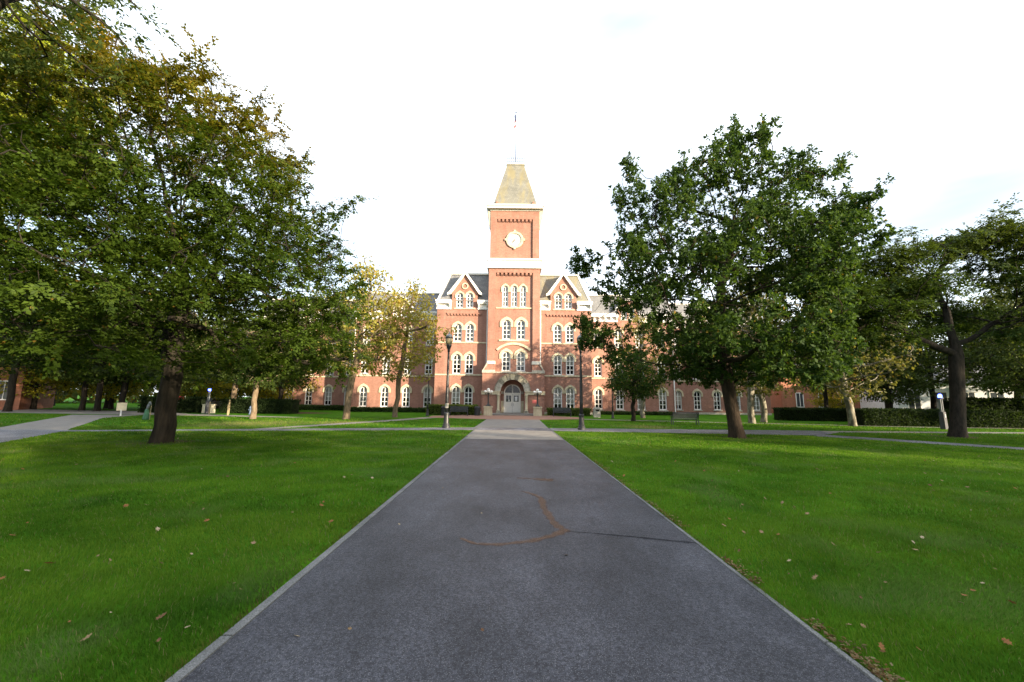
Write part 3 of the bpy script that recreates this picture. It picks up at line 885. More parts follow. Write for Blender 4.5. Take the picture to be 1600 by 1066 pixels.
# --- gabled bays either side of the tower
BY = 1.0
def bay(s_):
    cx = s_ * 5.97
    xo, xi = s_ * 9.25, s_ * TW
    x0, x1 = min(xo, xi), max(xo, xi)
    wins = []
    for dx in (-0.73, 0.73):
        wins += [(cx + dx, 0.58, 3.16, 1.0, 0.48), (cx + dx, 4.58, 6.95, 0.98, 0.38), (cx + dx, 8.42, 10.6, 0.98, 0.38)]
    gw = [(cx - 0.6, 12.55, 14.42, 0.86, 0.34), (cx + 0.6, 12.55, 14.42, 0.86, 0.34)]
    rect = [(x0, 0), (x1, 0), (x1, 12.35), (cx + 1.55, 12.35), (cx + 1.55, 14.55), (cx, 16.75), (cx - 1.55, 14.55), (cx - 1.55, 12.35), (x0, 12.35)]
    wall_part('bay_wall', rect, wins + gw, BY)
    mb = MB()
    mb.add([(xo, BY, 0), (xo, 12, 0), (xo, 12, 12.35), (xo, BY, 12.35)], [(0, 1, 2, 3)])
    for q in (-1.55, 1.55):
        mb.add([(cx + q, BY, 12.3), (cx + q, BY + 4, 12.3), (cx + q, BY + 4, 14.55), (cx + q, BY, 14.55)], [(0, 1, 2, 3)])
    mb.build('side_wall', 'brick', hall)
    MB().box(x0 + 0.3, x1 - 0.3, BY + 1.4, BY + 1.5, 0, 12.3).box(cx - 1.4, cx + 1.4, BY + 1.4, BY + 1.5, 12.3, 14.6).build('room_backing', 'dark_backing', hall)
    bl = {-1: [(0.74, 0), (0.5, 0.5), (1.0, 1.0), (1, 1)], 1: [(0.74, 0.74), (0.5, 0.5), (1.0, 0.74), (1, 1)]}[s_]
    for j, dx in enumerate((-0.73, 0.73)):
        window(cx + dx, 0.58, 3.16, 1.0, BY, 0.48, 3, 0.22, 0.25, blind=bl[0][j], sill=False)
        window(cx + dx, 4.58, 6.95, 0.98, BY, 0.38, 3, 0.23, 0.42, blind=bl[1][j], sill=False)
        window(cx + dx, 8.42, 10.6, 0.98, BY, 0.38, 3, 0.23, 0.42, blind=bl[2][j], sill=False)
    for c_, a, b_, w_, r_ in gw:
        window(c_, a, b_, w_, BY, r_, 3, 0.16, 0.3, blind=1.0, sill=False)
    for z in (4.40, 8.24):
        MB().box(x0 + 0.02, x1 - 0.02, BY - 0.09, BY + 0.05, z, z + 0.16).build('belt_course', 'stone', hall)
    MB().box(cx - 1.6, cx + 1.6, BY - 0.09, BY + 0.05, 0.40, 0.56).build('sill_course', 'stone_grey', hall)
    MB().box(cx - 1.3, cx + 1.3, BY - 0.08, BY + 0.05, 12.38, 12.52).build('sill_course', 'stone', hall)
    MB().box(x0 + .01, x1 - .01, BY - 0.1, BY + 0.05, 0.0, 0.28).build('plinth', 'stone_grey', hall)
    for k in range(11):
        MB().prism_x([(BY + 0.02, 0), (BY - 0.12, 0.14), (BY - 0.12, 0.30), (BY + 0.02, 0.30)], -0.1, 0.1).build('corbel', 'brick', hall, (cx - 1.9 + 0.38 * k, 0, 11.5))
    MB().box(cx - 2.1, cx + 2.1, BY - 0.12, BY + 0.05, 11.802, 11.95).build('brick_string', 'brick', hall)
    # ring ornament
    MB().band(circ(0.26, 20), circ(0.40, 20), -0.1, 0.02, True).build('ring_ornament', 'stone', hall, (cx, BY, 15.25))
    # bargeboards with kicked feet
    for q in (-1, 1):
        MB().prism([(cx + q * 0.0, 16.72), (cx + q * 0.0, 17.12), (cx + q * 1.95, 14.42), (cx + q * 2.1, 14.36), (cx + q * 2.1, 14.1), (cx + q * 1.72, 14.22)], BY - 0.30, BY + 0.1).build('bargeboard', 'white', hall)
        MB().prism([(cx, 16.9), (cx, 17.06), (cx + q * 1.95, 14.36), (cx + q * 1.95, 14.2)], BY + 0.1, BY + 4).build('gable_roof', 'slate', hall)
    # cornice either side of the gable
    if s_ < 0:
        cornice(x0 - 0.1, cx - 1.6, BY, 12.35, 13.4); cornice(cx + 1.6, x1 - 0.02, BY, 12.35, 13.4)
    else:
        cornice(x0 + 0.02, cx - 1.6, BY, 12.35, 13.4); cornice(cx + 1.6, x1 + 0.1, BY, 12.35, 13.4)
    # mansard
    xt = s_ * 8.05
    b_ = (min(xo + s_ * 0.1, xi), max(xo + s_ * 0.1, xi), BY + 0.05, 12)
    tp = (min(xt, xi), max(xt, xi), BY + 1.5, 10.5)
    MB().frustum(b_, 13.4, tp, 17.15).build('mansard_roof', 'slate' if s_ < 0 else 'slate_tan_lit', hall)  # right roof gets the sunlit slate colour, left the plain one
    MB().box(tp[0] - 0.1, tp[1] + (0.1 if s_ > 0 else 0), BY + 1.35, 10.6, 17.15, 17.36).build('roof_curb', 'stone_white', hall)
    # white hip trim at the outer corner
    MB().add([(xo + s_ * 0.14, BY - 0.02, 13.4), (xo - s_ * 0.1, BY - 0.02, 13.4), (xt - s_ * 0.12, BY + 1.44, 17.15), (xt + s_ * 0.1, BY + 1.44, 17.15),
              (xo + s_ * 0.14, BY + 0.25, 13.4), (xo - s_ * 0.1, BY + 0.25, 13.4), (xt - s_ * 0.12, BY + 1.7, 17.15), (xt + s_ * 0.1, BY + 1.7, 17.15)],
             [(0, 1, 2, 3), (7, 6, 5, 4), (0, 3, 7, 4), (1, 5, 6, 2), (0, 4, 5, 1), (3, 2, 6, 7)]).build('hip_trim', 'white', hall)
    # downspout in the corner by the tower
    MB().box(min(xi + s_ * 0.08, xi + s_ * 0.2), max(xi + s_ * 0.08, xi + s_ * 0.2), BY - 0.14, BY - 0.02, 5.0, 12.3).build('downspout', 'white', hall)
bay(-1); bay(1)

# --- wings
def wing(s_, xa, xb, y0, xs, dorm, ztop):
    x0, x1 = min(s_ * xa, s_ * xb), max(s_ * xa, s_ * xb)
    wins = []
    for x in xs:
        wins += [(s_ * x, 0.58, 3.1, 0.98, 0.47), (s_ * x, 4.66, 6.95, 0.96, 0.38), (s_ * x, 8.35, 10.6, 0.96, 0.38)]
    block(x0, x1, y0, y0 + 12, 11.6, wins, 'wing_wall')
    for c_, a, b_, w_, r_ in wins:
        window(c_, a, b_, w_, y0, r_, 3, 0.24, 0.3)
    MB().box(x0 + .02, x1 - .02, y0 - 0.08, y0 + 0.05, 4.34, 4.5).build('belt_course', 'stone', hall)
    MB().box(x0 + .02, x1 - .02, y0 - 0.1, y0 + 0.05, 0, 0.26).build('plinth', 'stone_grey', hall)
    # dormers break the cornice
    cuts = [x0] + sum([[s_ * d - 1.35, s_ * d + 1.35] for d in sorted(dorm, key=lambda q: s_ * q)], []) + [x1]
    for a, b_ in zip(cuts[::2], cuts[1::2]):
        if b_ - a > 0.5: cornice(a, b_, y0, 11.6, 12.6)
    MB().frustum((x0, x1, y0 + 0.05, y0 + 12), 12.6, (x0 + 0.02, x1 - 0.02, y0 + 1.3, y0 + 10.5), ztop).build('mansard_roof', 'slate', hall)
    MB().box(x0, x1, y0 + 1.2, y0 + 10.6, ztop, ztop + 0.2).build('roof_curb', 'stone_white', hall)
    for d in dorm:
        c_ = s_ * d
        out_ = [(c_ - 1.25, 11.6), (c_ + 1.25, 11.6), (c_ + 1.25, 13.5), (c_ + 0.6, 14.4), (c_ - 0.6, 14.4), (c_ - 1.25, 13.5)]
        ws = [(c_ - 0.5, 11.95, 13.55, 0.76, 0.3), (c_ + 0.5, 11.95, 13.55, 0.76, 0.3)]
        wall_part('dormer_wall', out_, ws, y0 - 0.01)
        for q in ws: window(q[0], q[1], q[2], q[3], y0 - 0.01, q[4], 3, 0.11, 0.2, blind=1.0)
        MB().box(c_ - 1.25, c_ - 1.2, y0, y0 + 2, 11.6, 13.5).box(c_ + 1.2, c_ + 1.25, y0, y0 + 2, 11.6, 13.5).box(c_ - 1.1, c_ + 1.1, y0 + 0.8, y0 + 0.85, 11.7, 13.7).build('dormer_side', 'slate', hall)
        for q in (-1, 1):
            MB().prism([(c_ + q * 0.5, 14.36), (c_ + q * 0.55, 14.62), (c_ + q * 1.62, 13.32), (c_ + q * 1.62, 13.02)], y0 - 0.3, y0 + 0.1).build('bargeboard', 'white', hall)
        MB().box(c_ - 0.6, c_ + 0.6, y0 - 0.3, y0 + 0.1, 14.40, 14.64).build('bargeboard', 'white', hall)
        MB().prism([(c_ - 1.5, 13.3), (c_ - 0.55, 14.5), (c_ + 0.55, 14.5), (c_ + 1.5, 13.3)], y0 + 0.1, y0 + 3).build('dormer_roof', 'slate', hall)
for s_ in (-1, 1):
    wing(s_, 9.26, 20.3, 4.0, [10.65, 13.3, 15.97, 18.64], [14.6], 15.35)
    wing(s_, 20.3, 34.6, 8.0, [22.2, 24.8, 27.45, 30.1, 32.7], [27.45], 15.3)
    MB().tube((s_ * 20.42, 7.9, 0.1), (s_ * 20.42, 7.9, 11.4), 0.08, n=8).build('downspout', 'white', hall)
    MB().tube((s_ * 20.1, 3.9, 0.1), (s_ * 20.1, 3.9, 11.4), 0.07, n=8).build('downspout', 'white', hall)

# limp flag high on the tower pole
fm = thing('flag', 'limp blue, red and white flag hanging from the tower flagpole', 'flag', (HX, HY + 3.05, 40.1))
fm.scale = (0.75, 0.75, 1.0)
def cloth(z0, z1, mat, nm):
    vs, fs = [], []
    for j in range(9):
        z = z0 + (z1 - z0) * j / 8
        for i in range(7):
            u = i / 6
            vs.append((-0.02 - u * 0.30 - 0.06 * math.sin(3 * z), 0.10 * math.sin(u * 9 + z * 2), z - u * 0.25))
    for j in range(8):
        for i in range(6):
            a = j * 7 + i; fs.append((a, a + 1, a + 8, a + 7))
    MB().add(vs, fs).build(nm, mat, fm, smooth=True)
cloth(-0.05, -0.95, 'flag_blue', 'canton')
for k in range(4):
    cloth(-0.95 - 0.35 * k, -1.3 - 0.35 * k, 'flag_red' if k % 2 == 0 else 'sign_white', 'stripe')

# ------------------------------------------------------------------ trees
def rings_mesh(name, chains, mat):
    """chains: list of (points, radii) -> one smooth bark mesh"""
    V, F = [], []
    k = 0
    for pts, rad in chains:
        n = 10 if rad[0] > 0.2 else (7 if rad[0] > 0.07 else (5 if rad[0] > 0.03 else 3))
        pts = np.asarray(pts); L = len(pts)
        d = np.gradient(pts, axis=0)
        d /= np.linalg.norm(d, axis=1)[:, None] + 1e-9
        ref = np.array([1.0, 0.31, 0.17]) if abs(d[0][2]) > 0.7 else np.array([0.1, 0.2, 1.0])
        u = np.cross(d, ref); u /= np.linalg.norm(u, axis=1)[:, None] + 1e-9
        w = np.cross(d, u)
        a = np.arange(n) * 2 * np.pi / n
        r = np.asarray(rad)[:, None]
        if rad[0] > 0.2:
            r = r * (1 + 0.07 * np.sin(3 * a[None, :] + pts[:, 2:3] * 0.8) + 0.05 * np.sin(5 * a[None, :] + 2.0 - pts[:, 2:3]))
        ring = pts[:, None, :] + u[:, None, :] * (r * np.cos(a))[:, :, None] + w[:, None, :] * (r * np.sin(a))[:, :, None]
        V.append(ring.reshape(-1, 3))
        i = np.arange(L - 1)[:, None] * n; j = np.arange(n)[None, :]; j2 = (j + 1) % n
        q = np.stack([i + j, i + j2, i + n + j2, i + n + j], -1).reshape(-1, 4) + k
        F.append(q)
        k += L * n
    return quad_mesh(name, np.concatenate(V), np.concatenate(F), mat, smooth=True)

def quad_mesh(name, V, F, mat, tint=None, smooth=False):
    me = bpy.data.meshes.new(name)
    nv, nf = len(V), len(F)
    c_ = F.shape[1]
    me.vertices.add(nv); me.loops.add(nf * c_); me.polygons.add(nf)
    me.vertices.foreach_set('co', np.ascontiguousarray(V, np.float32).ravel())
    me.loops.foreach_set('vertex_index', np.ascontiguousarray(F, np.int32).ravel())
    me.polygons.foreach_set('loop_start', np.arange(nf, dtype=np.int32) * c_)
    if smooth:
        me.polygons.foreach_set('use_smooth', np.ones(nf, bool))
    me.update(calc_edges=True)
    if tint is not None:
        at_ = me.attributes.new('tint', 'FLOAT_COLOR', 'FACE')
        at_.data.foreach_set('color', np.concatenate([tint, np.ones((nf, 1))], 1).astype(np.float32).ravel())
    me.materials.append(M[mat])
    return me

def unit(a):
    return a / (np.linalg.norm(a, axis=-1, keepdims=True) + 1e-9)

def grow(rg, trunk, pts, step, kill, infl=1e9, up=0.12, iters=140, start=None):
    """space colonisation: returns nodes, parents, and each point's final node"""
    nodes = [np.array(p, float) for p in trunk]
    par = [-1] + list(range(len(trunk) - 1))
    N = len(pts)
    best = np.full(N, 1e9); bi = np.zeros(N, int)
    def upd(i0):
        nn = np.array(nodes[i0:])
        d = np.linalg.norm(pts[:, None, :] - nn[None, :, :], axis=2)
        k = d.argmin(1); dm = d[np.arange(N), k]
        b_ = dm < best
        best[b_] = dm[b_]; bi[b_] = k[b_] + i0
    upd(max(0, len(trunk) - max(1, int(len(trunk) * 0.75))) if start is None else start)
    alive = np.ones(N, bool)
    for it in range(iters):
        alive &= best > kill
        act = np.where(alive & (best < infl))[0]
        if len(act) == 0: break
        i0 = len(nodes)
        src = bi[act]
        dirs = unit(pts[act] - np.array(nodes)[src])
        us = np.unique(src)
        acc = np.zeros((len(nodes), 3)); np.add.at(acc, src, dirs)
        for s_ in us:
            v = acc[s_]; ln = np.linalg.norm(v)
            if ln < 1e-3: continue
            v = v / ln
            p = par[s_]
            if p >= 0:
                v = v + 0.55 * unit(nodes[s_] - nodes[p])
            v = v + rg.normal(0, 0.13, 3); v[2] += up
            v = unit(v)
            nodes.append(nodes[s_] + v * step); par.append(int(s_))
        upd(i0)
    return np.array(nodes), np.array(par), bi

def skeleton(nodes, par, trunk_n, r_base, r_tip, power=0.5):
    n = len(nodes)
    ch = [[] for _ in range(n)]
    for i, p in enumerate(par):
        if p >= 0: ch[p].append(i)
    cnt = np.zeros(n)
    for i in range(n - 1, -1, -1):
        cnt[i] = max(1, sum(cnt[c_] for c_ in ch[i]))
    tot = cnt[0]
    rad = r_tip + (r_base - r_tip) * (cnt / tot) ** power
    chains = []
    stack = [(0, None)]
    while stack:
        i, p = stack.pop()
        pts = [nodes[i]] if p is None else [nodes[p], nodes[i]]
        rr = [rad[i]] if p is None else [min(rad[i] * 1.15, rad[p]), rad[i]]
        cur = i
        while ch[cur]:
            cs = sorted(ch[cur], key=lambda q: -cnt[q])
            for o_ in cs[1:]:
                stack.append((o_, cur))
            cur = cs[0]
            pts.append(nodes[cur]); rr.append(rad[cur])
        if len(pts) > 1:
            rr[-1] *= 0.4
            chains.append((pts, rr))
    return chains, rad

def leaves(rg, centers, dirs, n_each, spread, flat, L, Wd, colfn, droop=0.25, upn=0.6):
    C = np.repeat(centers, n_each, 0); D = np.repeat(dirs, n_each, 0)
    n = len(C)
    off = rg.normal(0, 1, (n, 3)); off = unit(off) * (rg.random((n, 1)) ** 0.5) * spread
    off[:, 2] *= flat
    hd = np.linalg.norm(off[:, :2], axis=1)
    off[:, 2] -= droop * hd ** 2 / max(spread, .1)
    P = C + off
    ax = unit(D * 0.5 + unit(off + 1e-6) * 0.7 + rg.normal(0, 0.45, (n, 3)) + np.array([0, 0, -0.25]))
    nr = rg.normal(0, 0.55, (n, 3)); nr[:, 2] += upn
    nr = unit(nr - ax * (nr * ax).sum(1)[:, None])
    sd = np.cross(ax, nr)
    s_ = (0.65 + 0.7 * rg.random((n, 1)))
    l = L * s_; w = Wd * s_
    V = np.stack([P, P + ax * l * 0.45 + sd * w * 0.5 + nr * w * 0.12, P + ax * l, P + ax * l * 0.45 - sd * w * 0.5 + nr * w * 0.12], 1).reshape(-1, 3)
    F = np.arange(n * 4).reshape(-1, 4)
    return V, F, colfn(P, rg, n)

def spray_leaves(rg, C, D, n_each, ln, L, Wd, colfn, flat=0.35, fan=1.0, upn=1.0, twigs=3):
    """leaves set alternately along short twigs that fan out from each branch end"""
    per = max(2, n_each // twigs)
    n0 = len(C)
    ax = D.copy(); ax[:, 2] *= flat; ax = unit(ax + rg.normal(0, 0.15, ax.shape))
    up = unit(np.array([0, 0, upn]) + rg.normal(0, 0.28, (n0, 3)))
    sd = unit(np.cross(ax, up)); up = np.cross(sd, ax)
    Vs = []; Ts = []
    for k in range(twigs):
        ang = (k - (twigs - 1) / 2) * fan + rg.normal(0, 0.25, n0)
        ta = unit(ax * np.cos(ang)[:, None] + sd * np.sin(ang)[:, None] + up * rg.normal(0, 0.18, (n0, 1)))
        ts = np.cross(ta, up)
        l0 = ln * (0.6 + 0.7 * rg.random(n0))
        t_ = (np.arange(per)[None, :] + rg.random((n0, per))) / per
        side = np.where(np.arange(per) % 2 == 0, 1.0, -1.0)[None, :] * np.ones((n0, 1))
        P = C[:, None, :] + ta[:, None, :] * (t_ * l0[:, None] - 0.25 * ln)[..., None]
        P = P + rg.normal(0, 0.03, P.shape); P[..., 2] -= 0.12 * ln * t_ ** 2 - rg.normal(0, 0.035, t_.shape)
        la = unit(ta[:, None, :] * (0.75 + 0.5 * rg.random((n0, per, 1))) + ts[:, None, :] * side[..., None] * (0.5 + 0.6 * rg.random((n0, per, 1))) + rg.normal(0, 0.22, P.shape) + np.array([0, 0, -0.15]))
        nr = up[:, None, :] + rg.normal(0, 0.32, P.shape)
        nr = unit(nr - la * (nr * la).sum(-1, keepdims=True))
        ls = np.cross(la, nr)
        s_ = 0.55 + 0.75 * rg.random((n0, per, 1))
        l, w = L * s_, Wd * s_
        V = np.stack([P, P + la * l * 0.42 + ls * w * 0.5 + nr * w * 0.14, P + la * l - nr * l * 0.12, P + la * l * 0.42 - ls * w * 0.5 + nr * w * 0.14], 2)
        Vs.append(V.reshape(-1, 3)); Ts.append(colfn(P.reshape(-1, 3), rg, n0 * per))
    V = np.concatenate(Vs); T = np.concatenate(Ts)
    return V, np.arange(len(V)).reshape(-1, 4), T

def tuft_leaves(rg, C, D, n_each, spread, L, Wd, colfn, tips=5):
    """oak-like whorls: leaves radiate from several twig tips round each branch end"""
    per = max(3, n_each // tips)
    n0 = len(C)
    Vs = []; Ts = []
    for k in range(tips):
        td = unit(D * 0.7 + rg.normal(0, 0.75, (n0, 3)) + np.array([0, 0, 0.25]))
        tip = C + td * spread * (0.3 + 0.9 * rg.random((n0, 1)))
        la = unit(td[:, None, :] * 0.55 + rg.normal(0, 0.65, (n0, per, 3)) + np.array([0, 0, -0.1]))
        P = tip[:, None, :] + la * 0.02 - td[:, None, :] * (0.16 * rg.random((n0, per, 1)))
        nr = td[:, None, :] * 0.6 + np.array([0, 0, 0.5]) + rg.normal(0, 0.35, P.shape)
        nr = unit(nr - la * (nr * la).sum(-1, keepdims=True)); ls = np.cross(la, nr)
        s_ = 0.55 + 0.75 * rg.random((n0, per, 1)); l, w = L * s_, Wd * s_
        V = np.stack([P, P + la * l * 0.55 + ls * w * 0.5 + nr * w * 0.14, P + la * l - nr * l * 0.15, P + la * l * 0.55 - ls * w * 0.5 + nr * w * 0.14], 2)
        Vs.append(V.reshape(-1, 3)); Ts.append(colfn(P.reshape(-1, 3), rg, n0 * per))
    V = np.concatenate(Vs); T = np.concatenate(Ts)
    return V, np.arange(len(V)).reshape(-1, 4), T

def tree_meshes(seed, trunk, pts, step, kill, r_base, r_tip, bark, n_each, spread, flat, L, Wd, colfn, up=0.1, power=0.5, droop=0.25, flare=1.5, infl=1e9, upn=0.6, style='ball', start=None):
    rg = np.random.default_rng(seed)
    nodes, par, bi = grow(rg, trunk, pts, step, kill, infl, up, start=start)
    chains, rad = skeleton(nodes, par, len(trunk), r_base, r_tip, power)
    c0p, c0r = chains[0]
        # finer rings on the trunk
    P, Q = [], []
    for i in range(len(c0p) - 1):
        for k in range(3):
            f = k / 3
            P.append(c0p[i] * (1 - f) + c0p[i + 1] * f); Q.append(c0r[i] * (1 - f) + c0r[i + 1] * f)
    P.append(c0p[-1]); Q.append(c0r[-1])
    Q = [q if p[2] > 0.9 else q * (1 + (flare - 1) * math.exp(-max(0, p[2]) / 0.3) ) for p, q in zip(P, Q)]
    P[0] = P[0] - np.array([0, 0, 0.12])
    chains[0] = (P, Q)
    bm_ = rings_mesh('trunk', chains, bark)
    d = unit(pts - nodes[bi] + rg.normal(0, .05, pts.shape))
    if style == 'spray':
        V, F, T = spray_leaves(rg, pts, d, n_each, spread, L, Wd, colfn)
    elif style == 'tuft':
        V, F, T = tuft_leaves(rg, pts, d, n_each, spread, L, Wd, colfn)
    else:
        V, F, T = leaves(rg, pts, d, n_each, spread, flat, L, Wd, colfn, droop, upn)
    cm_ = quad_mesh('crown', V, F, 'leaf', T)
    return bm_, cm_

def tree(name, loc, meshes, label, group=None, rz=0.0, sc=1.0):
    t_ = thing(name, label, 'tree', loc, rz, group)
    t_.scale = (sc, sc, sc)
    link('trunk', meshes[0], t_); link('crown', meshes[1], t_)
    return t_

def sample_profile(rg, n, prof, center=(0, 0), lean=0.0, inner=0.3, lobes=7, lobe_amp=0.18, zpow=1.0, seedph=0.0):
    """points in a crown of revolution with a lobed outline; prof = [(z, r)]"""
    zz = np.array([p[0] for p in prof]); rr = np.array([p[1] for p in prof])
    out_ = []
    while len(out_) < n:
        z = rg.uniform(zz[0], zz[-1]); r = np.interp(z, zz, rr)
        if rg.random() > (r / rr.max()) ** 1.2 + 0.06: continue
        th = rg.uniform(0, 2 * math.pi)
        k = 1 + lobe_amp * (math.sin(lobes * th + seedph + z * 0.9) * 0.6 + math.sin(3 * th + 1.7 * z + seedph * 2) * 0.6)
        q = inner + (1 - inner) * rg.random() ** 0.55
        out_.append((center[0] + lean * z + math.cos(th) * r * k * q, center[1] + math.sin(th) * r * k * q, z + rg.normal(0, 0.12)))
    return np.array(out_)

def sample_blobs(rg, blobs, dens, shell=0.35):
    out_ = []
    for (x, y, z, rx, ry, rz) in blobs:
        n = max(3, int(dens * rx * ry * rz * 4.19))
        v = unit(rg.normal(0, 1, (n, 3)))
        q = shell + (1 - shell) * rg.random((n, 1)) ** 0.6
        out_.append(np.array([x, y, z]) + v * q * np.array([rx, ry, rz]))
    return np.concatenate(out_)

def noise3(P, sc, seed):
    r_ = np.random.default_rng(seed); g_ = r_.random((32, 32, 32))
    q = P / np.asarray(sc); i = np.floor(q).astype(int); f = q - i; f = f * f * (3 - 2 * f)
    v = 0
    for a in (0, 1):
        for b_ in (0, 1):
            for c_ in (0, 1):
                w = (f[:, 0] if a else 1 - f[:, 0]) * (f[:, 1] if b_ else 1 - f[:, 1]) * (f[:, 2] if c_ else 1 - f[:, 2])
                v = v + w * g_[(i[:, 0] + a) % 32, (i[:, 1] + b_) % 32, (i[:, 2] + c_) % 32]
    return v

def in_poly(x, z, poly):
    r_ = np.zeros(len(x), bool)
    for (ax_, ay), (bx_, by) in zip(poly, np.roll(poly, -1, 0)):
        c_ = (ay > z) != (by > z)
        r_ ^= c_ & (x < (bx_ - ax_) * (z - ay) / (by - ay + 1e-12) + ax_)
    return r_

def edge_dist(x, z, poly):
    d = np.full(len(x), 1e9)
    for a, b_ in zip(poly, np.roll(poly, -1, 0)):
        ab = b_ - a; t_ = np.clip(((x - a[0]) * ab[0] + (z - a[1]) * ab[1]) / (ab @ ab + 1e-9), 0, 1)
        d = np.minimum(d, np.hypot(x - a[0] - t_ * ab[0], z - a[1] - t_ * ab[1]))
    return d

def sample_outline(rg, n, poly, depth, thr, sc, seed, shrink=0.94, zc=5.0):
    """points in a rounded crown whose cross-section facing the lawn has the given outline"""
    poly = np.array(poly)
    cx = (poly[:, 0].min() + poly[:, 0].max()) / 2
    poly = np.stack([cx + (poly[:, 0] - cx) * shrink, zc + (poly[:, 1] - zc) * shrink], 1)
    lo, hi = poly.min(0), poly.max(0)
    got = []; k = 0
    while k < n:
        x = rg.uniform(lo[0], hi[0], 6000); z = rg.uniform(lo[1], hi[1], 6000); y = rg.uniform(-1, 1, 6000)
        q = np.sqrt(1 - y ** 2)
        m_ = in_poly(cx + (x - cx) / q, np.where(z > zc, zc + (z - zc) / q, z), poly)
        P = np.stack([x, y * depth, z], 1)[m_]
        # leaves thin out towards the shaded middle of the crown
        e = edge_dist(P[:, 0], P[:, 2], poly) / 3.0
        core = (1 - np.clip(np.abs(P[:, 1]) / (depth * 0.7), 0, 1)) * np.clip(e, 0, 1)
        v = 0.65 * noise3(P + 50, sc, seed) + 0.35 * noise3(P + 50, np.asarray(sc) * 0.5, seed + 1)
        P = P[(v > thr) & (rg.random(len(P)) > core * 0.6)]
        got.append(P); k += len(P)
    return np.concatenate(got)[:n]

def tint_fn(c_lo, c_hi, top=None, z0=0, z1=1, amt=1.0, yellow=None, yfrac=0.0, clump=0.6):
    c_lo, c_hi = np.array(c_lo), np.array(c_hi)
    def fn(P, rg, n):
        ph = np.sin(P[:, 0] * 1.1 + 2) * np.sin(P[:, 1] * 0.9 + 1) * np.sin(P[:, 2] * 1.3)
        f = np.clip(0.5 + 0.5 * ph * clump + rg.normal(0, 0.22, n), 0, 1)[:, None]
        c = c_lo * (1 - f) + c_hi * f
        if top is not None:
            g = np.clip((P[:, 2] - z0) / (z1 - z0) + rg.normal(0, 0.16, n) + 0.15 * ph, 0, 1)[:, None] * amt
            c = c * (1 - g) + np.array(top) * (0.75 + 0.5 * rg.random((n, 1))) * g
        if yellow is not None:
            m_ = rg.random(n) < yfrac
            c[m_] = np.array(yellow) * (0.7 + 0.6 * rg.random((m_.sum(), 1)))
        return np.clip(c, 0.004, 0.9)
    return fn

G_BEECH = tint_fn((0.022, 0.046, 0.005), (0.066, 0.104, 0.011), (0.23, 0.150, 0.012), 9.5, 16.0, 0.88, (0.14, 0.09, 0.015), 0.012)
G_OAK = tint_fn((0.018, 0.042, 0.010), (0.060, 0.104, 0.019), None, yellow=(0.20, 0.14, 0.02), yfrac=0.006)
G_DULL = tint_fn((0.019, 0.040, 0.009), (0.056, 0.090, 0.018), (0.078, 0.096, 0.020), 7, 12, 0.5)
G_SYC = tint_fn((0.15, 0.165, 0.035), (0.27, 0.245, 0.055), (0.30, 0.25, 0.045), 3, 12, 0.5, (0.30, 0.20, 0.03), 0.08)
_loc = tint_fn((0.12, 0.16, 0.022), (0.25, 0.29, 0.035), (0.34, 0.38, 0.035), 12, 20, 0.8)  # leaf colour raised, most at the top, to stand for sunlight
G_LOCUST = _loc
G_SYC2 = tint_fn((0.085, 0.095, 0.030), (0.15, 0.145, 0.045), (0.17, 0.15, 0.04), 3, 12, 0.4, (0.20, 0.14, 0.03), 0.06)
G_BACK = tint_fn((0.028, 0.050, 0.012), (0.078, 0.108, 0.024), (0.13, 0.13, 0.025), 6, 14, 0.4)
G_GREY = tint_fn((0.036, 0.054, 0.024), (0.075, 0.10, 0.04))
G_YEL = tint_fn((0.20, 0.19, 0.02), (0.42, 0.34, 0.03), None, yellow=(0.12, 0.17, 0.03), yfrac=0.2)

def shoots_of(rg, pts, n, ln=(2, 5), step=0.28, up=0.5, zmin=4.0):
    """ragged outer twigs that break the crown's outline"""
    c = pts.mean(0); out_ = []
    for _ in range(n):
        d = unit(rg.normal(0, 1, 3)); d[2] = abs(d[2]) * 0.8 - 0.15
        q = pts[(pts @ d + rg.normal(0, 0.5, len(pts))).argmax()]
        if q[2] < zmin: continue
        v = unit(d * 0.7 + unit(q - c) * 0.4 + np.array([0, 0, up]) + rg.normal(0, 0.2, 3))
        for k in range(rg.integers(*ln)):
            out_.append(q + v * step * (k + 1) + rg.normal(0, 0.05, 3))
    return np.array(out_)

# 1. the big beech on the left lawn
rg = np.random.default_rng(5)
BEECH_OUT = [(-3.89, 16.0), (-3.4, 16.4), (-2.62, 15.83), (-1.82, 15.24), (-1.07, 15.25), (-0.16, 15.47), (0.47, 14.67), (1.26, 14.68), (1.92, 14.78), (2.32, 13.96), (3.07, 13.82), (3.31, 13.24), (3.9, 12.82), (3.96, 12.11), (4.56, 11.83), (5.13, 11.14), (5.41, 10.17), (5.51, 9.49), (5.8, 8.9), (6.0, 8.6),
             (6.02, 7.77), (6.32, 7.12), (6.7, 6.36), (7.2, 5.73), (7.1, 5.1), (7.3, 4.11), (7.3, 3.3), (6.8, 2.7), (6.08, 2.5), (4.86, 2.7), (3.95, 2.4), (2.78, 2.5), (1.59, 2.6), (0.67, 2.5), (-0.55, 2.7), (-1.48, 2.5), (-2.62, 2.3), (-3.52, 2.2), (-4.74, 2.2), (-6.2, 2.4), (-7.3, 2.8), (-7.6, 4.41), (-7.0, 6.94), (-6.4, 9.05),
             (-5.8, 10.7), (-5.2, 12.2), (-4.8, 13.6), (-4.4, 14.8), (-4.1, 15.6)]
pts = sample_outline(rg, 3000, BEECH_OUT, 6.0, 0.38, (2.6, 2.6, 0.9), 90, 0.93, 4.5)
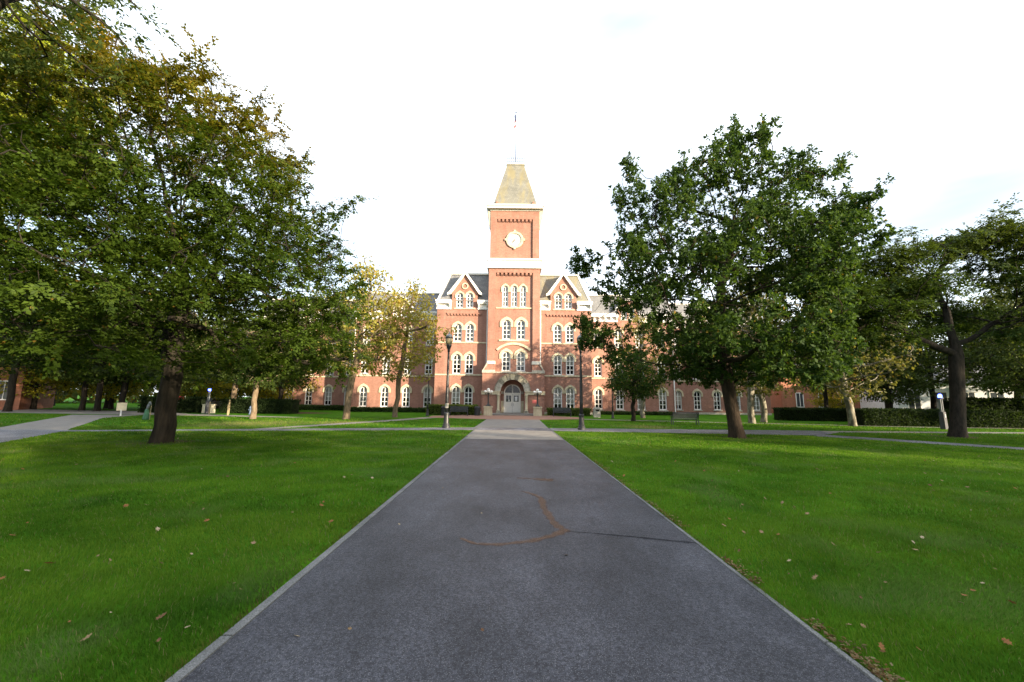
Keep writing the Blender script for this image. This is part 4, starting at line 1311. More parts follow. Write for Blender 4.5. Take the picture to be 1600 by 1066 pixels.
shoots = np.array([(-3.2, 0, 16.0), (-3.0, .2, 15.6), (-2.6, .3, 16.4), (-0.2, .4, 15.6), (-0.4, .3, 15.0), (1.7, -.3, 14.6), (2.8, 0, 13.4), (3.9, 0, 12.6), (5.2, -.4, 10.6),
                   (6.4, -.6, 9.4), (6.8, -.7, 9.7), (6.0, -.5, 9.0), (5.6, -.4, 8.6), (7.0, -.3, 5.6), (7.2, -.3, 5.3), (-6.8, .5, 10.5), (-5.4, 0, 13.2)])
shoots = np.concatenate([shoots, np.array([(6.0, -.3, 8.7), (6.2, -.3, 8.95), (6.45, -.3, 9.2), (6.65, -.3, 9.4), (5.9, -.3, 8.5)])])
pts = np.concatenate([pts, shoots[-6:], shoots_of(rg, pts, 110, (1, 4), 0.24, 0.5)])
trunk = [(0, 0, 0), (0.10, 0, 0.6), (0.02, 0, 1.2), (0.10, 0, 1.8), (0.16, 0, 2.4), (0.05, 0, 3.2), (-0.05, 0, 4.2), (0.05, 0.1, 5.2)]
beech = tree_meshes(1, trunk, pts, 0.38, 0.42, 0.31, 0.010, 'bark_beech', 105, 0.80, 0.30, 0.105, 0.070, G_BEECH, up=0.05, power=0.62, droop=0.35, flare=1.2, style='spray', start=6)
tree('beech_tree', (-12.68, 14.8, 0), beech, 'broad domed tree with golden brown top and short thick trunk on the left lawn')

# 2. the oak on the right lawn
rg = np.random.default_rng(8)
OAK_OUT = [(-7.75, 9.89), (-7.15, 10.35), (-6.49, 10.01), (-6.14, 9.46), (-5.58, 10.79), (-5.43, 12.57), (-5.16, 13.85), (-4.58, 12.94), (-4.15, 12.59), (-3.58, 14.13), (-3.02, 13.88), (-2.6, 14.8), (-1.81, 15.49), (-1.25, 15.01), (-0.7, 15.76), (-0.02, 15.51), (0.67, 16.54),
           (1.57, 16.17), (1.72, 14.86), (2.13, 14.2), (3.01, 14.5), (3.92, 15.34), (4.38, 14.71), (4.14, 13.97), (5.33, 13.98), (6.07, 14.54), (6.36, 14.11), (5.91, 13.08), (7.41, 12.81), (7.34, 12.19), (8.01, 11.95), (7.21, 11.13), (6.66, 10.66), (7.83, 10.47), (7.06, 9.83), (6.17, 9.2), (5.69, 7.83),
           (5.23, 6.49), (4.77, 5.18), (4.95, 3.89), (4.19, 2.9), (2.26, 2.5), (0.1, 2.8), (-1.45, 3.0), (-2.76, 2.5), (-4.31, 2.5), (-4.6, 3.0), (-5.84, 3.5), (-6.77, 4.07), (-7.55, 4.87), (-7.7, 5.84), (-6.88, 6.61), (-5.81, 6.95), (-6.38, 7.68), (-7.5, 8.69)]
pts = sample_outline(rg, 2250, OAK_OUT, 5.2, 0.47, (2.3, 2.3, 1.4), 70, 1.0, 5.0)
pts[:, 0] = np.where(pts[:, 0] > 0, pts[:, 0] * 0.86, pts[:, 0] * 0.97)
pts[:, 2] = np.where(pts[:, 2] > 6, 6 + (pts[:, 2] - 6) * 0.93, pts[:, 2])
pts = pts[~((np.abs(pts[:, 0] + 0.2) < 1.0) & (pts[:, 1] < 1.8) & (pts[:, 2] > 4.6) & (pts[:, 2] < 8.6))]
pts = np.concatenate([pts, shoots_of(rg, pts, 130, (1, 4), 0.26, 0.8, 3.5), np.array([(0.9, 0, 14.4), (0.8, .1, 14.8), (0.75, 0, 15.2), (0.7, 0, 15.6), (1.0, -.1, 14.0), (-5.0, 0, 12.2), (-5.05, 0, 12.6), (-4.9, .1, 11.8), (5.2, 0, 12.9), (5.1, 0, 12.5)])])
trunk = [(0, 0, 0), (-0.10, 0, 0.7), (-0.2, 0, 1.5), (-0.3, 0, 2.4), (-0.35, 0, 3.4), (-0.3, 0, 4.4), (-0.35, 0, 5.4), (-0.4, 0, 6.4), (-0.35, 0, 7.4), (0.1, 0.1, 8.4), (0.4, 0.1, 9.6), (0.6, 0.1, 11)]
oak = tree_meshes(2, trunk, pts, 0.40, 0.42, 0.30, 0.011, 'bark_oak', 60, 0.42, 0.8, 0.165, 0.088, G_OAK, up=0.08, power=0.62, droop=0.2, flare=1.45, style='tuft')
tree('oak_tree', (10.9, 19.6, 0), oak, 'dark green oak with jagged crown and brown trunk on the right lawn')

# 3. spreading tree at the far right
rg = np.random.default_rng(9)
blobs = [(-6.4, 0, 9.2, 1.5, 2.0, .8), (-5.0, 0, 8.2, 1.9, 2.0, .8), (-3.6, 0, 10.2, 1.9, 2.0, .9), (-1.6, 0, 10.4, 1.9, 2.0, .8), (-0.6, 0.6, 9.4, 2.2, 2.0, .7), (0.9, 0, 11.2, 1.5, 2.0, .6), (2.6, 0, 11.6, 2.2, 2.2, .9), (4.4, 0, 12.1, 2.2, 2.2, .8), (6.4, -.5, 11.0, 2.2, 2.4, .9), (3.8, 0, 10.2, 2.0, 2, .7),
         (-6.2, -1, 7.0, 2.0, 2.0, .8), (-4.2, -1, 6.6, 2.0, 2.0, .7), (-2.6, -1.5, 8.0, 2.2, 2.0, .8), (3.0, -1.5, 8.8, 2.0, 2.0, .7), (5.8, -1, 8.4, 2.6, 2.4, .8), (4.8, -1.5, 6.6, 2.8, 2.2, .7), (-4.4, -1, 5.2, 2.2, 1.8, .6), (7.0, 0, 5.2, 2.4, 2.0, .8), (-6.6, .5, 5.4, 1.8, 1.8, .7),
         (0.5, 3.0, 9.2, 3.0, 2.0, 1.0), (4.0, 3.0, 7.4, 3.0, 2.0, 1.2), (-2.6, 3.0, 6.8, 2.6, 2.0, 1.0), (-5.0, 2.6, 6.0, 2.4, 2.0, 1.0), (2.6, -1.2, 5.6, 1.4, 1.4, .5)]
pts = sample_blobs(rg, blobs, 6.0, 0.15)
pts[:, 2] = np.where(pts[:, 2] > 5, 5 + (pts[:, 2] - 5) * 0.88, pts[:, 2])
pts = np.concatenate([pts, shoots_of(rg, pts, 150, (2, 5), 0.3, 0.3, 5)])
trunk = [(0, 0, 0), (0.12, 0, 0.8), (0.25, 0, 1.7), (0.35, 0, 2.6), (0.45, 0, 3.5), (0.55, 0, 4.3), (0.6, 0, 4.9)]
far = tree_meshes(3, trunk, pts, 0.42, 0.45, 0.31, 0.012, 'bark_dark', 60, 0.85, 0.28, 0.14, 0.085, G_DULL, up=0.05, power=0.62, droop=0.3, flare=1.4, style='spray')
tree('spreading_tree', (23.6, 21.5, 0), far, 'wide low tree with dark forked limbs at the right edge of the lawn')

# 4. yellow green tree behind the beech at the left edge, and the tree overhanging the top left corner
rg = np.random.default_rng(14)
blobs = [(0.5, 0, 21.0, 2.6, 2.6, 1.8), (3.6, 0, 18.6, 1.9, 2.2, 1.6), (0, -1, 17.5, 2.8, 2.4, 1.8), (4.4, -.5, 15.4, 1.8, 2.0, 1.4), (1.2, -1.5, 13.6, 2.6, 2.4, 1.6), (-3, 0, 19, 2.5, 2.5, 2), (-3.5, 0, 15, 2.5, 2.5, 2), (3.4, -1, 11.6, 1.8, 2.0, 1.2), (0, 2, 15.5, 3, 2.5, 2), (-.5, -1, 10.4, 2.2, 2.2, 1.2), (2.2, -.5, 8.6, 1.8, 2, 1.0)]
pts = sample_blobs(rg, blobs, 3.6, 0.2)
trunk = [(0.1 * math.sin(z), 0, z) for z in (0, 1.5, 3, 4.5, 6, 7.5, 9, 10.5, 12, 14)]
corner = tree_meshes(4, trunk, pts, 0.5, 0.5, 0.34, 0.014, 'bark_dark', 42, 0.9, 0.5, 0.17, 0.10, G_LOCUST, up=0.06, power=0.55, droop=0.3, flare=1.4, style='spray')
tree('tall_tree', (-28.4, 20.2, 0), corner, 'bright yellow green tree behind the domed tree at the left edge')
rg = np.random.default_rng(15)
blobs = [(3.0, 0.2, 10.6, 1.5, 1.0, .6), (4.3, .1, 10.2, 1.0, .8, .5), (1.6, 0.6, 11.0, 1.8, 1.2, .7), (0, -2, 11.5, 2.4, 2.2, 1.2), (2.0, -1.5, 11.8, 2.2, 1.8, 1.0), (-2.2, 0.5, 11.4, 2.2, 2.2, 1.2), (0.6, 0.4, 13.2, 2.8, 2.6, 1.2), (-0.5, 2.4, 11.2, 2.2, 1.8, 1.0)]
pts = sample_blobs(rg, blobs, 4.0, 0.15)
hang = [(5.1, .2, 9.1), (4.7, .1, 9.2), (4.2, .2, 9.4), (3.4, .3, 9.3), (2.8, .2, 9.6), (5.3, .1, 9.5), (4.4, 0, 8.8), (4.9, .1, 8.7)]
pts = np.concatenate([pts, np.array(hang)])
trunk = [(0.06 * z, 0, z) for z in (0, 1.5, 3, 4.5, 6, 7.5, 8.8)]
over = tree_meshes(6, trunk, pts, 0.35, 0.38, 0.24, 0.008, 'bark_dark', 48, 0.55, 0.5, 0.11, 0.045, tint_fn((0.045, 0.070, 0.020), (0.095, 0.130, 0.034)), up=0.02, power=0.55, droop=0.5, flare=1.4, style='spray')
tree('overhanging_tree', (-13.0, 7.2, 0), over, 'dark leaved tree hanging into the top left corner, trunk out of view')

# 5. sycamores by the hall
def sycamore(seed, H, spread, dens, lean, leafn=20, forks=None, r=0.25, bark='bark_pale', col=G_SYC, L=0.21, W=0.18, zlo=0.28):
    rg = np.random.default_rng(seed)
    prof = [(H * zlo, spread * 0.5), (H * (zlo + .15), spread * 0.95), (H * 0.62, spread), (H * 0.82, spread * 0.65), (H, spread * 0.12)]
    pts = sample_profile(rg, dens, prof, (0, 0), lean, 0.15, 5, 0.25, seedph=seed)
    trunk = [(lean * z, 0, z) for z in np.linspace(0, H * 0.55, 9)]
    for i in range(1, 9): trunk[i] = (trunk[i][0] + rg.normal(0, 0.06), rg.normal(0, 0.06), trunk[i][2])
    return tree_meshes(seed, trunk, pts, 0.4, 0.42, r, 0.014, bark, leafn, 0.55, 0.7, L, W, col, up=0.14, power=0.52, droop=0.25, flare=1.25)
sa = sycamore(31, 13.2, 3.6, 300, 0.10, 17, r=0.25, bark='bark_tan')
tree('sycamore_tree', (-13.0, 31.9, 0), sa, 'thin yellow green tree with bare upper limbs left of the lamp post', 'sycamores in front of the hall')
sb = sycamore(32, 12.4, 3.9, 340, 0.09, 17, r=0.21, bark='bark_tan')
tree('sycamore_tree', (-10.35, 36.0, 0), sb, 'golden leaved tree screening the hall left wing nearest the entrance', 'sycamores in front of the hall')
sc_ = sycamore(33, 10.5, 3.4, 170, -0.02, 16, r=0.22)
tree('sycamore_tree', (13.2, 40.5, 0), sc_, 'slim pale trunked tree with sparse yellow leaves by the right wing', 'sycamores in front of the hall')
sd = sycamore(34, 13.0, 4.2, 300, 0.05, 18, r=0.24, zlo=0.2, col=G_SYC2)
tree('sycamore_tree', (19.4, 32.6, 0), sd, 'white trunked tree standing directly behind the oak', 'sycamores in front of the hall')
tree('sycamore_tree', (21.7, 34.8, 0), sd, 'white trunked tree second to the right behind the oak', 'sycamores in front of the hall', rz=2.2, sc=0.95)
se = sycamore(35, 12.0, 4.2, 240, -0.11, 16, r=0.24, zlo=0.2, col=G_SYC2)
tree('sycamore_tree', (25.7, 30.5, 0), se, 'leaning white trunked tree in front of the dark hedge', 'sycamores in front of the hall')
sf = sycamore(36, 6.0, 2.2, 200, 0.03, 40, r=0.17, bark='bark_dark', col=G_OAK, L=0.17, W=0.10, zlo=0.33)
tree('young_tree', (10.3, 34.2, 0), sf, 'small dark green tree with slim trunk before the right wing')

# 6. background trees
def backtree(seed, H, zlo, spread, n, leafn, col, L=0.30, bark='bark_dark', r=0.25):
    rg = np.random.default_rng(seed)
    prof = [(zlo, spread * 0.55), (zlo + (H - zlo) * 0.25, spread), (zlo + (H - zlo) * 0.6, spread * 0.9), (zlo + (H - zlo) * 0.85, spread * 0.55), (H, 0.3)]
    pts = sample_profile(rg, n, prof, (0, 0), 0, 0.3, 6, 0.22, seedph=seed)
    trunk = [(rg.normal(0, .05), rg.normal(0, .05), z) for z in np.linspace(0, H * 0.6, 8)]
    return tree_meshes(seed, trunk, pts, 0.6, 0.6, r, 0.02, bark, leafn, 0.85, 0.55, L, L * 0.62, col, up=0.1, power=0.47, droop=0.25, flare=1.35, upn=0.5)
BT = {'green': backtree(51, 15, 3.6, 5.0, 420, 26, G_BACK), 'grey': backtree(52, 16, 4.4, 5.4, 420, 26, G_GREY), 'yellow': backtree(53, 9, 1.6, 3.6, 300, 26, G_YEL, L=0.26, r=0.22), 'tan': backtree(54, 11, 3.6, 3.4, 240, 24, G_BACK, r=0.26, bark='bark_tan', L=.24)}
BACK = [  # kind, x, y, rot, scale, label
    ('grey', -47.0, 37.8, 0.3, 1.0, 'leftmost dark trunk in the row beyond the left path'),
    ('green', -45.0, 42.4, 1.2, 0.92, 'second dark trunk from the left in the row beyond the path'),
    ('green', -42.4, 41.4, 2.6, 0.95, 'tree with the left one of the close pair of dark trunks behind the path'),
    ('grey', -40.8, 42.4, 4.0, 0.9, 'tree with the right one of the close pair of dark trunks behind the path'),
    ('tan', -32.9, 38.0, 4.9, 1.1, 'tan trunked tree at the left end of the clipped hedge'),
    ('tan', -28.7, 33.6, 0.8, 0.9, 'tan trunked tree just left of the big trunk, near the green bag'),
    ('tan', -19.5, 30.6, 2.0, 0.72, 'short tan trunked tree on the grass strip left of the hall'),
    ('green', -24.6, 42.9, 3.3, 0.80, 'tree growing in the brown mulch bed by the hall corner'),
    ('tan', -30.0, 43.5, 1.0, 1.0, 'brown trunked tree in front of the yellow bushes'),
    ('yellow', -36.0, 52.0, 0.4, 0.95, 'bright yellow tree behind the red topped sign'),
    ('yellow', -31.5, 53.5, 1.9, 1.0, 'bright yellow tree above the dark hedge near the hall'),
    ('yellow', -42.5, 54.0, 3.1, 0.85, 'yellow tree glimpsed left of the big trunk'),
    ('green', -50.0, 50.0, 2.2, 1.0, 'far green tree behind the close pair of dark trunks'),
    ('grey', -58.0, 47.0, 5.2, 1.05, 'far grey green tree behind the left edge trunks'),
    ('grey', -46.0, 62.0, 1.1, 1.0, 'far tree behind the parked cars'),
    ('green', -66.0, 58.0, 0.2, 1.1, 'farthest tree beyond the left brick building'),
    ('green', 36.0, 38.5, 1.4, 0.85, 'dark green tree behind the hedge right of the hall'),
    ('grey', 42.0, 40.0, 2.9, 0.85, 'dark tree in front of the white building'),
    ('green', 41.0, 31.0, 4.4, 0.85, 'shaded green tree behind the blue light post'),
    ('green', 47.5, 33.5, 0.9, 0.9, 'dense shaded tree at the right edge behind the forked tree'),
    ('grey', 35.2, 45.0, 3.7, 0.8, 'dark trunked tree at the right end of the hall'),
    ('yellow', 39.5, 49.5, 2.4, 0.6, 'low yellow green bush in front of the orange brick building'),
    ('green', 53.0, 42.0, 5.5, 0.95, 'tall dark tree right of the white building'),
    ('green', 60.0, 36.0, 0.5, 1.0, 'farthest dark tree at the right edge'),
    ('green', 38.0, 27.5, 3.3, 0.62, 'lower dark tree right of the forked trunk'),
    ('green', 33.5, 35.5, 0.1, 0.55, 'small shaded tree between the leaning white trunk and the blue light post'),
    ('green', 44.5, 28.5, 2.0, 0.75, 'shaded tree filling the lower right edge'),
    ('yellow', -52.0, 44.0, 0.9, 1.0, 'yellow green tree between the left edge trunks'),
    ('yellow', -47.5, 48.0, 2.9, 0.9, 'yellow tree behind the close pair of dark trunks'),
    ('grey', -44.0, 45.5, 5.1, 0.8, 'grey green tree behind the small cream sign'),
    ('green', -39.0, 46.5, 0.6, 0.7, 'mid green tree behind the left end of the hedge'),
    ('yellow', -27.2, 57.0, 4.2, 1.0, 'yellow tree touching the left end of the hall'),
    ('green', -38.0, 64.0, 5.8, 0.9, 'green tree far behind the yellow trees'),
]
for kd, x, y, rz, sc0, lb in BACK:
    tree({'green': 'broadleaf_tree', 'grey': 'broadleaf_tree', 'yellow': 'yellow_tree', 'tan': 'broadleaf_tree'}[kd], (x, y, 0), BT[kd], lb, 'background trees', rz, sc0)
# unseen trees added behind and right of the viewer to shade the lawn
sx, sy = math.sin(R(SUN_AZ)), -math.cos(R(SUN_AZ))
nx, ny = -sy, sx
for k, (tt, kk, sc0) in enumerate([(-19, 56, 1.25), (-11, 50, 1.2), (-4.5, 58, 1.3), (2.5, 50, 1.2), (7.2, 58, 1.15), (12.3, 44, 1.0), (24.5, 60, 1.12), (31, 52, 1.1), (-26, 50, 1.2), (4, 70, 1.35), (-8, 72, 1.35)]):
    tree('occluder_tree', (nx * tt + sx * kk, ny * tt + sy * kk, 0), BT['green' if k % 2 else 'grey'], 'tall unseen tree added behind the viewer to shade the lawn', 'unseen shading trees behind the viewer', k * 1.7, sc0)

# ------------------------------------------------------------------ lawn grass blades (mown turf, uncountable)
def value_noise(x, y, s, seed=0):
    r_ = np.random.default_rng(seed); g_ = r_.random((64, 64))
    xs, ys = x / s, y / s
    xi, yi = np.floor(xs).astype(int), np.floor(ys).astype(int)
    fx, fy = xs - xi, ys - yi
    fx = fx * fx * (3 - 2 * fx); fy = fy * fy * (3 - 2 * fy)
    a = g_[xi % 64, yi % 64]; b_ = g_[(xi + 1) % 64, yi % 64]; c_ = g_[xi % 64, (yi + 1) % 64]; d = g_[(xi + 1) % 64, (yi + 1) % 64]
    return (a * (1 - fx) + b_ * fx) * (1 - fy) + (c_ * (1 - fx) + d * fx) * fy

def inside(x, y, poly):
    r_ = np.zeros(len(x), bool)
    for (ax_, ay), (bx_, by) in zip(poly, np.roll(poly, -1, 0)):
        c_ = (ay > y) != (by > y)
        xi = (bx_ - ax_) * (y - ay) / (by - ay + 1e-12) + ax_
        r_ ^= c_ & (x < xi)
    return r_

def make_grass():
    rg = np.random.default_rng(77)
    X, Y, Wd, Ht = [], [], [], []
    for y0, y1, dens, wd, ht in ((2.0, 4.2, 7000, 0.0038, 0.038), (4.2, 6.5, 3600, 0.0054, 0.040), (6.5, 10, 1500, 0.008, 0.043), (10, 15, 850, 0.017, 0.050), (15, 22, 280, 0.029, 0.052), (22, 34, 45, 0.05, 0.06)):
        xm = 1.34 * y1 + 0.8
        n = int((2 * xm) * (y1 - y0) * dens)
        x = rg.uniform(-xm, xm, n); y = rg.uniform(y0, y1, n)
        keep = ((x < PX0 - 0.065 - 0.05 * value_noise(y, y * 0, 0.5, 31)) | (x > PX1 + 0.012 + 0.06 * value_noise(y, y * 0, 0.35, 32))) & (np.abs(x) < 1.34 * y + 0.6)
        for poly in WALKS:      # leave out the walks
            keep &= ~inside(x, y, poly)
        for cx, cy, rad in SOIL:
            dd = np.hypot(x - cx, y - cy) + 1.2 * value_noise(x, y, 0.5, 3)
            keep &= (dd > rad * 1.1) | (rg.random(n) < 0.25)
        x, y = x[keep], y[keep]
        k = len(x)
        X.append(x); Y.append(y); Wd.append(wd * (0.7 + 0.6 * rg.random(k))); Ht.append(ht * (0.55 + 0.7 * rg.random(k)) * (0.8 + 0.4 * value_noise(x, y, 0.7, 5)))
    X, Y, Wd, Ht = map(np.concatenate, (X, Y, Wd, Ht))
    n = len(X)
    th = rg.uniform(0, 2 * np.pi, n)
    # tufts comb the blades in slowly changing directions
    comb = 2 * np.pi * value_noise(X, Y, 0.9, 6)
    ln = 0.35 + 0.75 * rg.random(n)
    lean = np.stack([np.cos(th) * 0.9 + 0.35 * np.cos(comb), np.sin(th) * 0.9 + 0.35 * np.sin(comb)], 1) * (ln * Ht)[:, None]
    wv = np.stack([np.cos(th + 1.57), np.sin(th + 1.57)], 1) * (Wd * 0.5)[:, None]
    B = np.stack([X, Y], 1)
    z0 = np.full(n, -0.004)
    V = np.zeros((n, 5, 3))
    V[:, 0, :2] = B - wv; V[:, 1, :2] = B + wv
    V[:, 2, :2] = B + lean * 0.38 + wv * 0.85; V[:, 3, :2] = B + lean * 0.38 - wv * 0.85
    V[:, 4, :2] = B + lean
    V[:, 0, 2] = V[:, 1, 2] = z0
    V[:, 2, 2] = V[:, 3, 2] = Ht * 0.6
    V[:, 4, 2] = Ht
    f = np.clip(0.55 * value_noise(X, Y, 1.3, 1) + 0.45 * value_noise(X, Y, 0.40, 2) + 0.35 * rg.random(n) - 0.18, 0, 1)[:, None]
    c = np.array((0.028, 0.084, 0.005)) * (1 - f) + np.array((0.128, 0.236, 0.016)) * f
    pale = np.clip((value_noise(X, Y, 0.75, 41) - 0.62) * 3.2, 0, 1)[:, None] * (0.35 + 0.5 * rg.random((n, 1)))
    c = c * (1 - pale) + np.array((0.115, 0.170, 0.050)) * pale
    dark = np.clip((value_noise(X, Y, 0.55, 43) - 0.70) * 3.5, 0, 1)[:, None] * 0.4
    c = c * (1 - dark) + np.array((0.018, 0.060, 0.006)) * dark
    yel = np.clip((value_noise(X, Y, 2.6, 45) - 0.55) * 2.4, 0, 1)[:, None] * (0.35 * rg.random((n, 1)))
    c = c * (1 - yel) + np.array((0.165, 0.205, 0.022)) * yel
    dry = rg.random(n) < 0.03
    c[dry] = np.array((0.22, 0.19, 0.08))
    for cx, cy, rad in DRY:
        g_ = np.clip(1.1 - np.hypot(X - cx, Y - cy) / rad, 0, 0.75)[:, None] * (rg.random((n, 1)) * 0.9)
        c = c * (1 - g_) + np.array((0.20, 0.175, 0.06)) * g_
    ed = np.exp(-np.minimum(np.abs(X - PX0 + 0.1), np.abs(X - PX1 - 0.07)) / 0.035)[:, None] * (rg.random((n, 1)) < 0.7)
    c = c * (1 - 0.75 * ed) + np.array((0.11, 0.075, 0.03)) * 0.75 * ed      # thatch and soil showing along the edging
    nr_ = Y < 9.0
    k_ = int(nr_.sum())
    V1 = V[nr_].reshape(-1, 3)
    i1 = np.arange(k_)[:, None] * 5
    tri1 = np.concatenate([i1 + np.array([[0, 1, 2]]), i1 + np.array([[0, 2, 3]]), i1 + np.array([[3, 2, 4]])], 1).reshape(-1, 3)
    V2 = V[~nr_][:, [0, 1, 4]].reshape(-1, 3)
    tri2 = np.arange(len(V2)).reshape(-1, 3) + len(V1)
    T = np.concatenate([np.repeat(c[nr_], 3, 0), c[~nr_]])
    me = quad_mesh('grass', np.concatenate([V1, V2]), np.concatenate([tri1, tri2]), 'grass_blade', T)
    ob = link('grass', me)
    tag(ob, 'short mown green grass covering the lawns', 'grass', kind='stuff')
make_grass()

# ------------------------------------------------------------------ fallen leaves
def leaf_mesh(seed, mat):
    r_ = random.Random(seed)
    out_ = [(0, -.5), (.10, -.36), (.30, -.34), (.16, -.16), (.42, -.06), (.20, .08), (.34, .26), (.12, .28), (0, .52), (-.12, .28), (-.34, .24), (-.2, .06), (-.42, -.08), (-.16, -.18), (-.28, -.36), (-.1, -.36)]
    vs = [(0, 0, 0.02)] + [(x * (0.9 + r_.random() * .2), y, 0.02 + 0.22 * x * x + 0.12 * max(0, y) ** 2 + r_.uniform(-.02, .05)) for x, y in out_]
    fs = [(0, i + 1, (i + 1) % 16 + 1) for i in range(16)]
    me = bpy.data.meshes.new('fallen_leaf'); me.from_pydata(vs, [], fs); me.materials.append(mat)
    return me
LM = [plain('dry_leaf_tan', (0.20, 0.135, 0.07), 0.8, 0.2, var=0.3, scale=40), plain('dry_leaf_brown', (0.11, 0.058, 0.028), 0.8, 0.2, var=0.3, scale=40),
      plain('dry_leaf_orange', (0.19, 0.085, 0.03), 0.8, 0.2, var=0.3, scale=40), plain('dry_leaf_pale', (0.30, 0.24, 0.15), 0.8, 0.2, var=0.25, scale=40)]
LK = ['tan', 'brown', 'orange', 'pale']
LMS = [[leaf_mesh(q * 10 + k, LM[q]) for k in range(3)] for q in range(4)]
lr = random.Random(99)
def put_leaf(x, y, z, q, sz, where):
    ob = link('fallen_leaf', lr.choice(LMS[q]), None, (x, y, z))
    ob.scale = (sz * lr.uniform(.7, 1.1), sz, sz * lr.uniform(0.8, 1.6))
    ob.rotation_euler = (lr.uniform(-.6, .6), lr.uniform(-.6, .6), lr.uniform(0, 6.3))
    size = 'large' if sz > 0.078 else ('small' if sz < 0.06 else 'mid-sized')
    if 'path' in where: zone = 'in the foreground' if y < 5 else 'farther up the walk'
    elif abs(x) < 4.2: zone = 'close to the edging'
    elif y < 5.5: zone = 'in the near foreground'
    elif y < 9: zone = 'in the middle of the grass'
    else: zone = 'towards the big tree'
    tag(ob, f'{size} {LK[q]} dry fallen leaf on the {where} {zone}', 'leaf', 'fallen leaves')
n_l = 0
while n_l < 125:
    y = 3.0 + 15.0 * lr.random() ** 1.5
    x = lr.uniform(PX1 + 0.3, 1.30 * y)
    if x < PX1 + 0.3: continue
    put_leaf(x, y, 0.035, lr.choice([0, 0, 1, 1, 2, 3]), lr.uniform(0.035, 0.095), 'right lawn'); n_l += 1
n_l = 0
while n_l < 82:
    y = 3.0 + 15.0 * lr.random() ** 1.5
    x = lr.uniform(-1.30 * y, PX0 - 0.3)
    if x > PX0 - 0.3 or x < -15: continue
    put_leaf(x, y, 0.035, lr.choice([0, 1, 2, 2, 3]), lr.uniform(0.03, 0.09), 'left lawn'); n_l += 1
for k in range(16):
    put_leaf(lr.uniform(PX0 + .1, PX1 - .1), 3.0 + 9 * lr.random() ** 1.6, 0.014, lr.choice([0, 1, 3]), lr.uniform(0.025, 0.06), 'asphalt path')
# crumbled leaf litter caught along the right edging
rg = np.random.default_rng(4)
n = 1700
Y = 2.6 + 9 * rg.random(n) ** 1.6
X = PX1 + 0.02 + np.abs(rg.normal(0, 0.07, n)) + 0.05 * value_noise(Y, Y * 0, 0.4, 8)
kp = value_noise(X * 0, Y, 0.45, 9) > 0.42
X, Y = X[kp], Y[kp]; n = len(X)
P = np.stack([X, Y, 0.028 + 0.012 * rg.random(n)], 1)
a1 = unit(rg.normal(0, 1, (n, 3)) * np.array([1, 1, .25])); a2 = unit(np.cross(a1, np.array([0, 0, 1.0]) + rg.normal(0, .3, (n, 3))))
s_ = (0.006 + 0.016 * rg.random((n, 1)))
V = np.stack([P - a1 * s_, P + a2 * s_ * .6, P + a1 * s_, P - a2 * s_ * .6], 1).reshape(-1, 3)
pal = np.array([(0.18, 0.125, 0.065), (0.08, 0.045, 0.02), (0.15, 0.075, 0.03), (0.24, 0.19, 0.10)])
tag(link('leaf_litter', quad_mesh('leaf_litter', V, np.arange(n * 4).reshape(-1, 4), 'leaf', pal[rg.integers(0, 4, n)])), 'crumbled brown leaf litter along the right concrete edging', 'leaf litter', kind='stuff')

# ------------------------------------------------------------------ lamp posts
def lamp_post(loc, label, h=5.6, sc=1.0, sticker=False, group='black lamp posts'):
    t_ = thing('lamp_post', label, 'lamp post', loc, 0, group)
    MB().lathe([(0.24, 0), (0.24, 0.10), (0.20, 0.14), (0.20, 0.2), (0.165, 0.26), (0.14, 0.72), (0.155, 0.76), (0.155, 0.84), (0.115, 0.9)], 16).build('base', 'black_metal', t_, smooth=False)
    MB().lathe([(0.105, 0.88), (0.098, 1.6), (0.058, 4.45), (0.052, 4.5)], 12).build('pole', 'black_metal', t_, smooth=True)
    for k in range(8):
        a = k * math.pi / 4
        MB().tube((0.146 * math.cos(a), 0.146 * math.sin(a), 0.27), (0.128 * math.cos(a), 0.128 * math.sin(a), 0.72), 0.014, n=5).build('flute', 'black_metal', t_)
    MB().lathe([(0.06, 4.46), (0.085, 4.52), (0.075, 4.58), (0.12, 4.72), (0.16, 4.84), (0.175, 4.9)], 16).build('collar', 'black_metal', t_, smooth=True)
    g_ = MB().lathe([(0.15, 4.9), (0.205, 5.05), (0.215, 5.22), (0.20, 5.30)], 16).build('globe', 'globe_amber', t_, smooth=True)
    MB().lathe([(0.225, 5.29), (0.235, 5.32), (0.225, 5.36)], 16).build('rim', 'black_metal', t_)
    MB().lathe([(0.21, 5.36), (0.18, 5.46), (0.10, 5.54), (0.04, 5.57), (0.03, 5.62), (0.045, 5.66), (0.012, 5.72), (0.006, 5.84)], 16).build('cap', 'cap_grey', t_, smooth=True)
    if sticker:
        MB().lathe([(0.109, 1.15), (0.106, 1.42)], 12, cap=False).build('worn_sleeve', 'concrete_bin', t_)['label'] = 'pale worn patch on the pole'
    t_.scale = (sc, sc, sc)
    return t_
lamp_post((-3.8, 23.8, 0), 'black lamp post with pale worn patch on its pole left of the walk', sticker=True)
lamp_post((4.1, 23.6, 0), 'black lamp post with amber globe right of the walk')
lamp_post((-8.15, 39.4, 0), 'smaller lamp post behind the golden tree near the left bench', sc=0.74)
lamp_post((9.7, 38.6, 0), 'smaller lamp post in front of the right wing', sc=0.70)

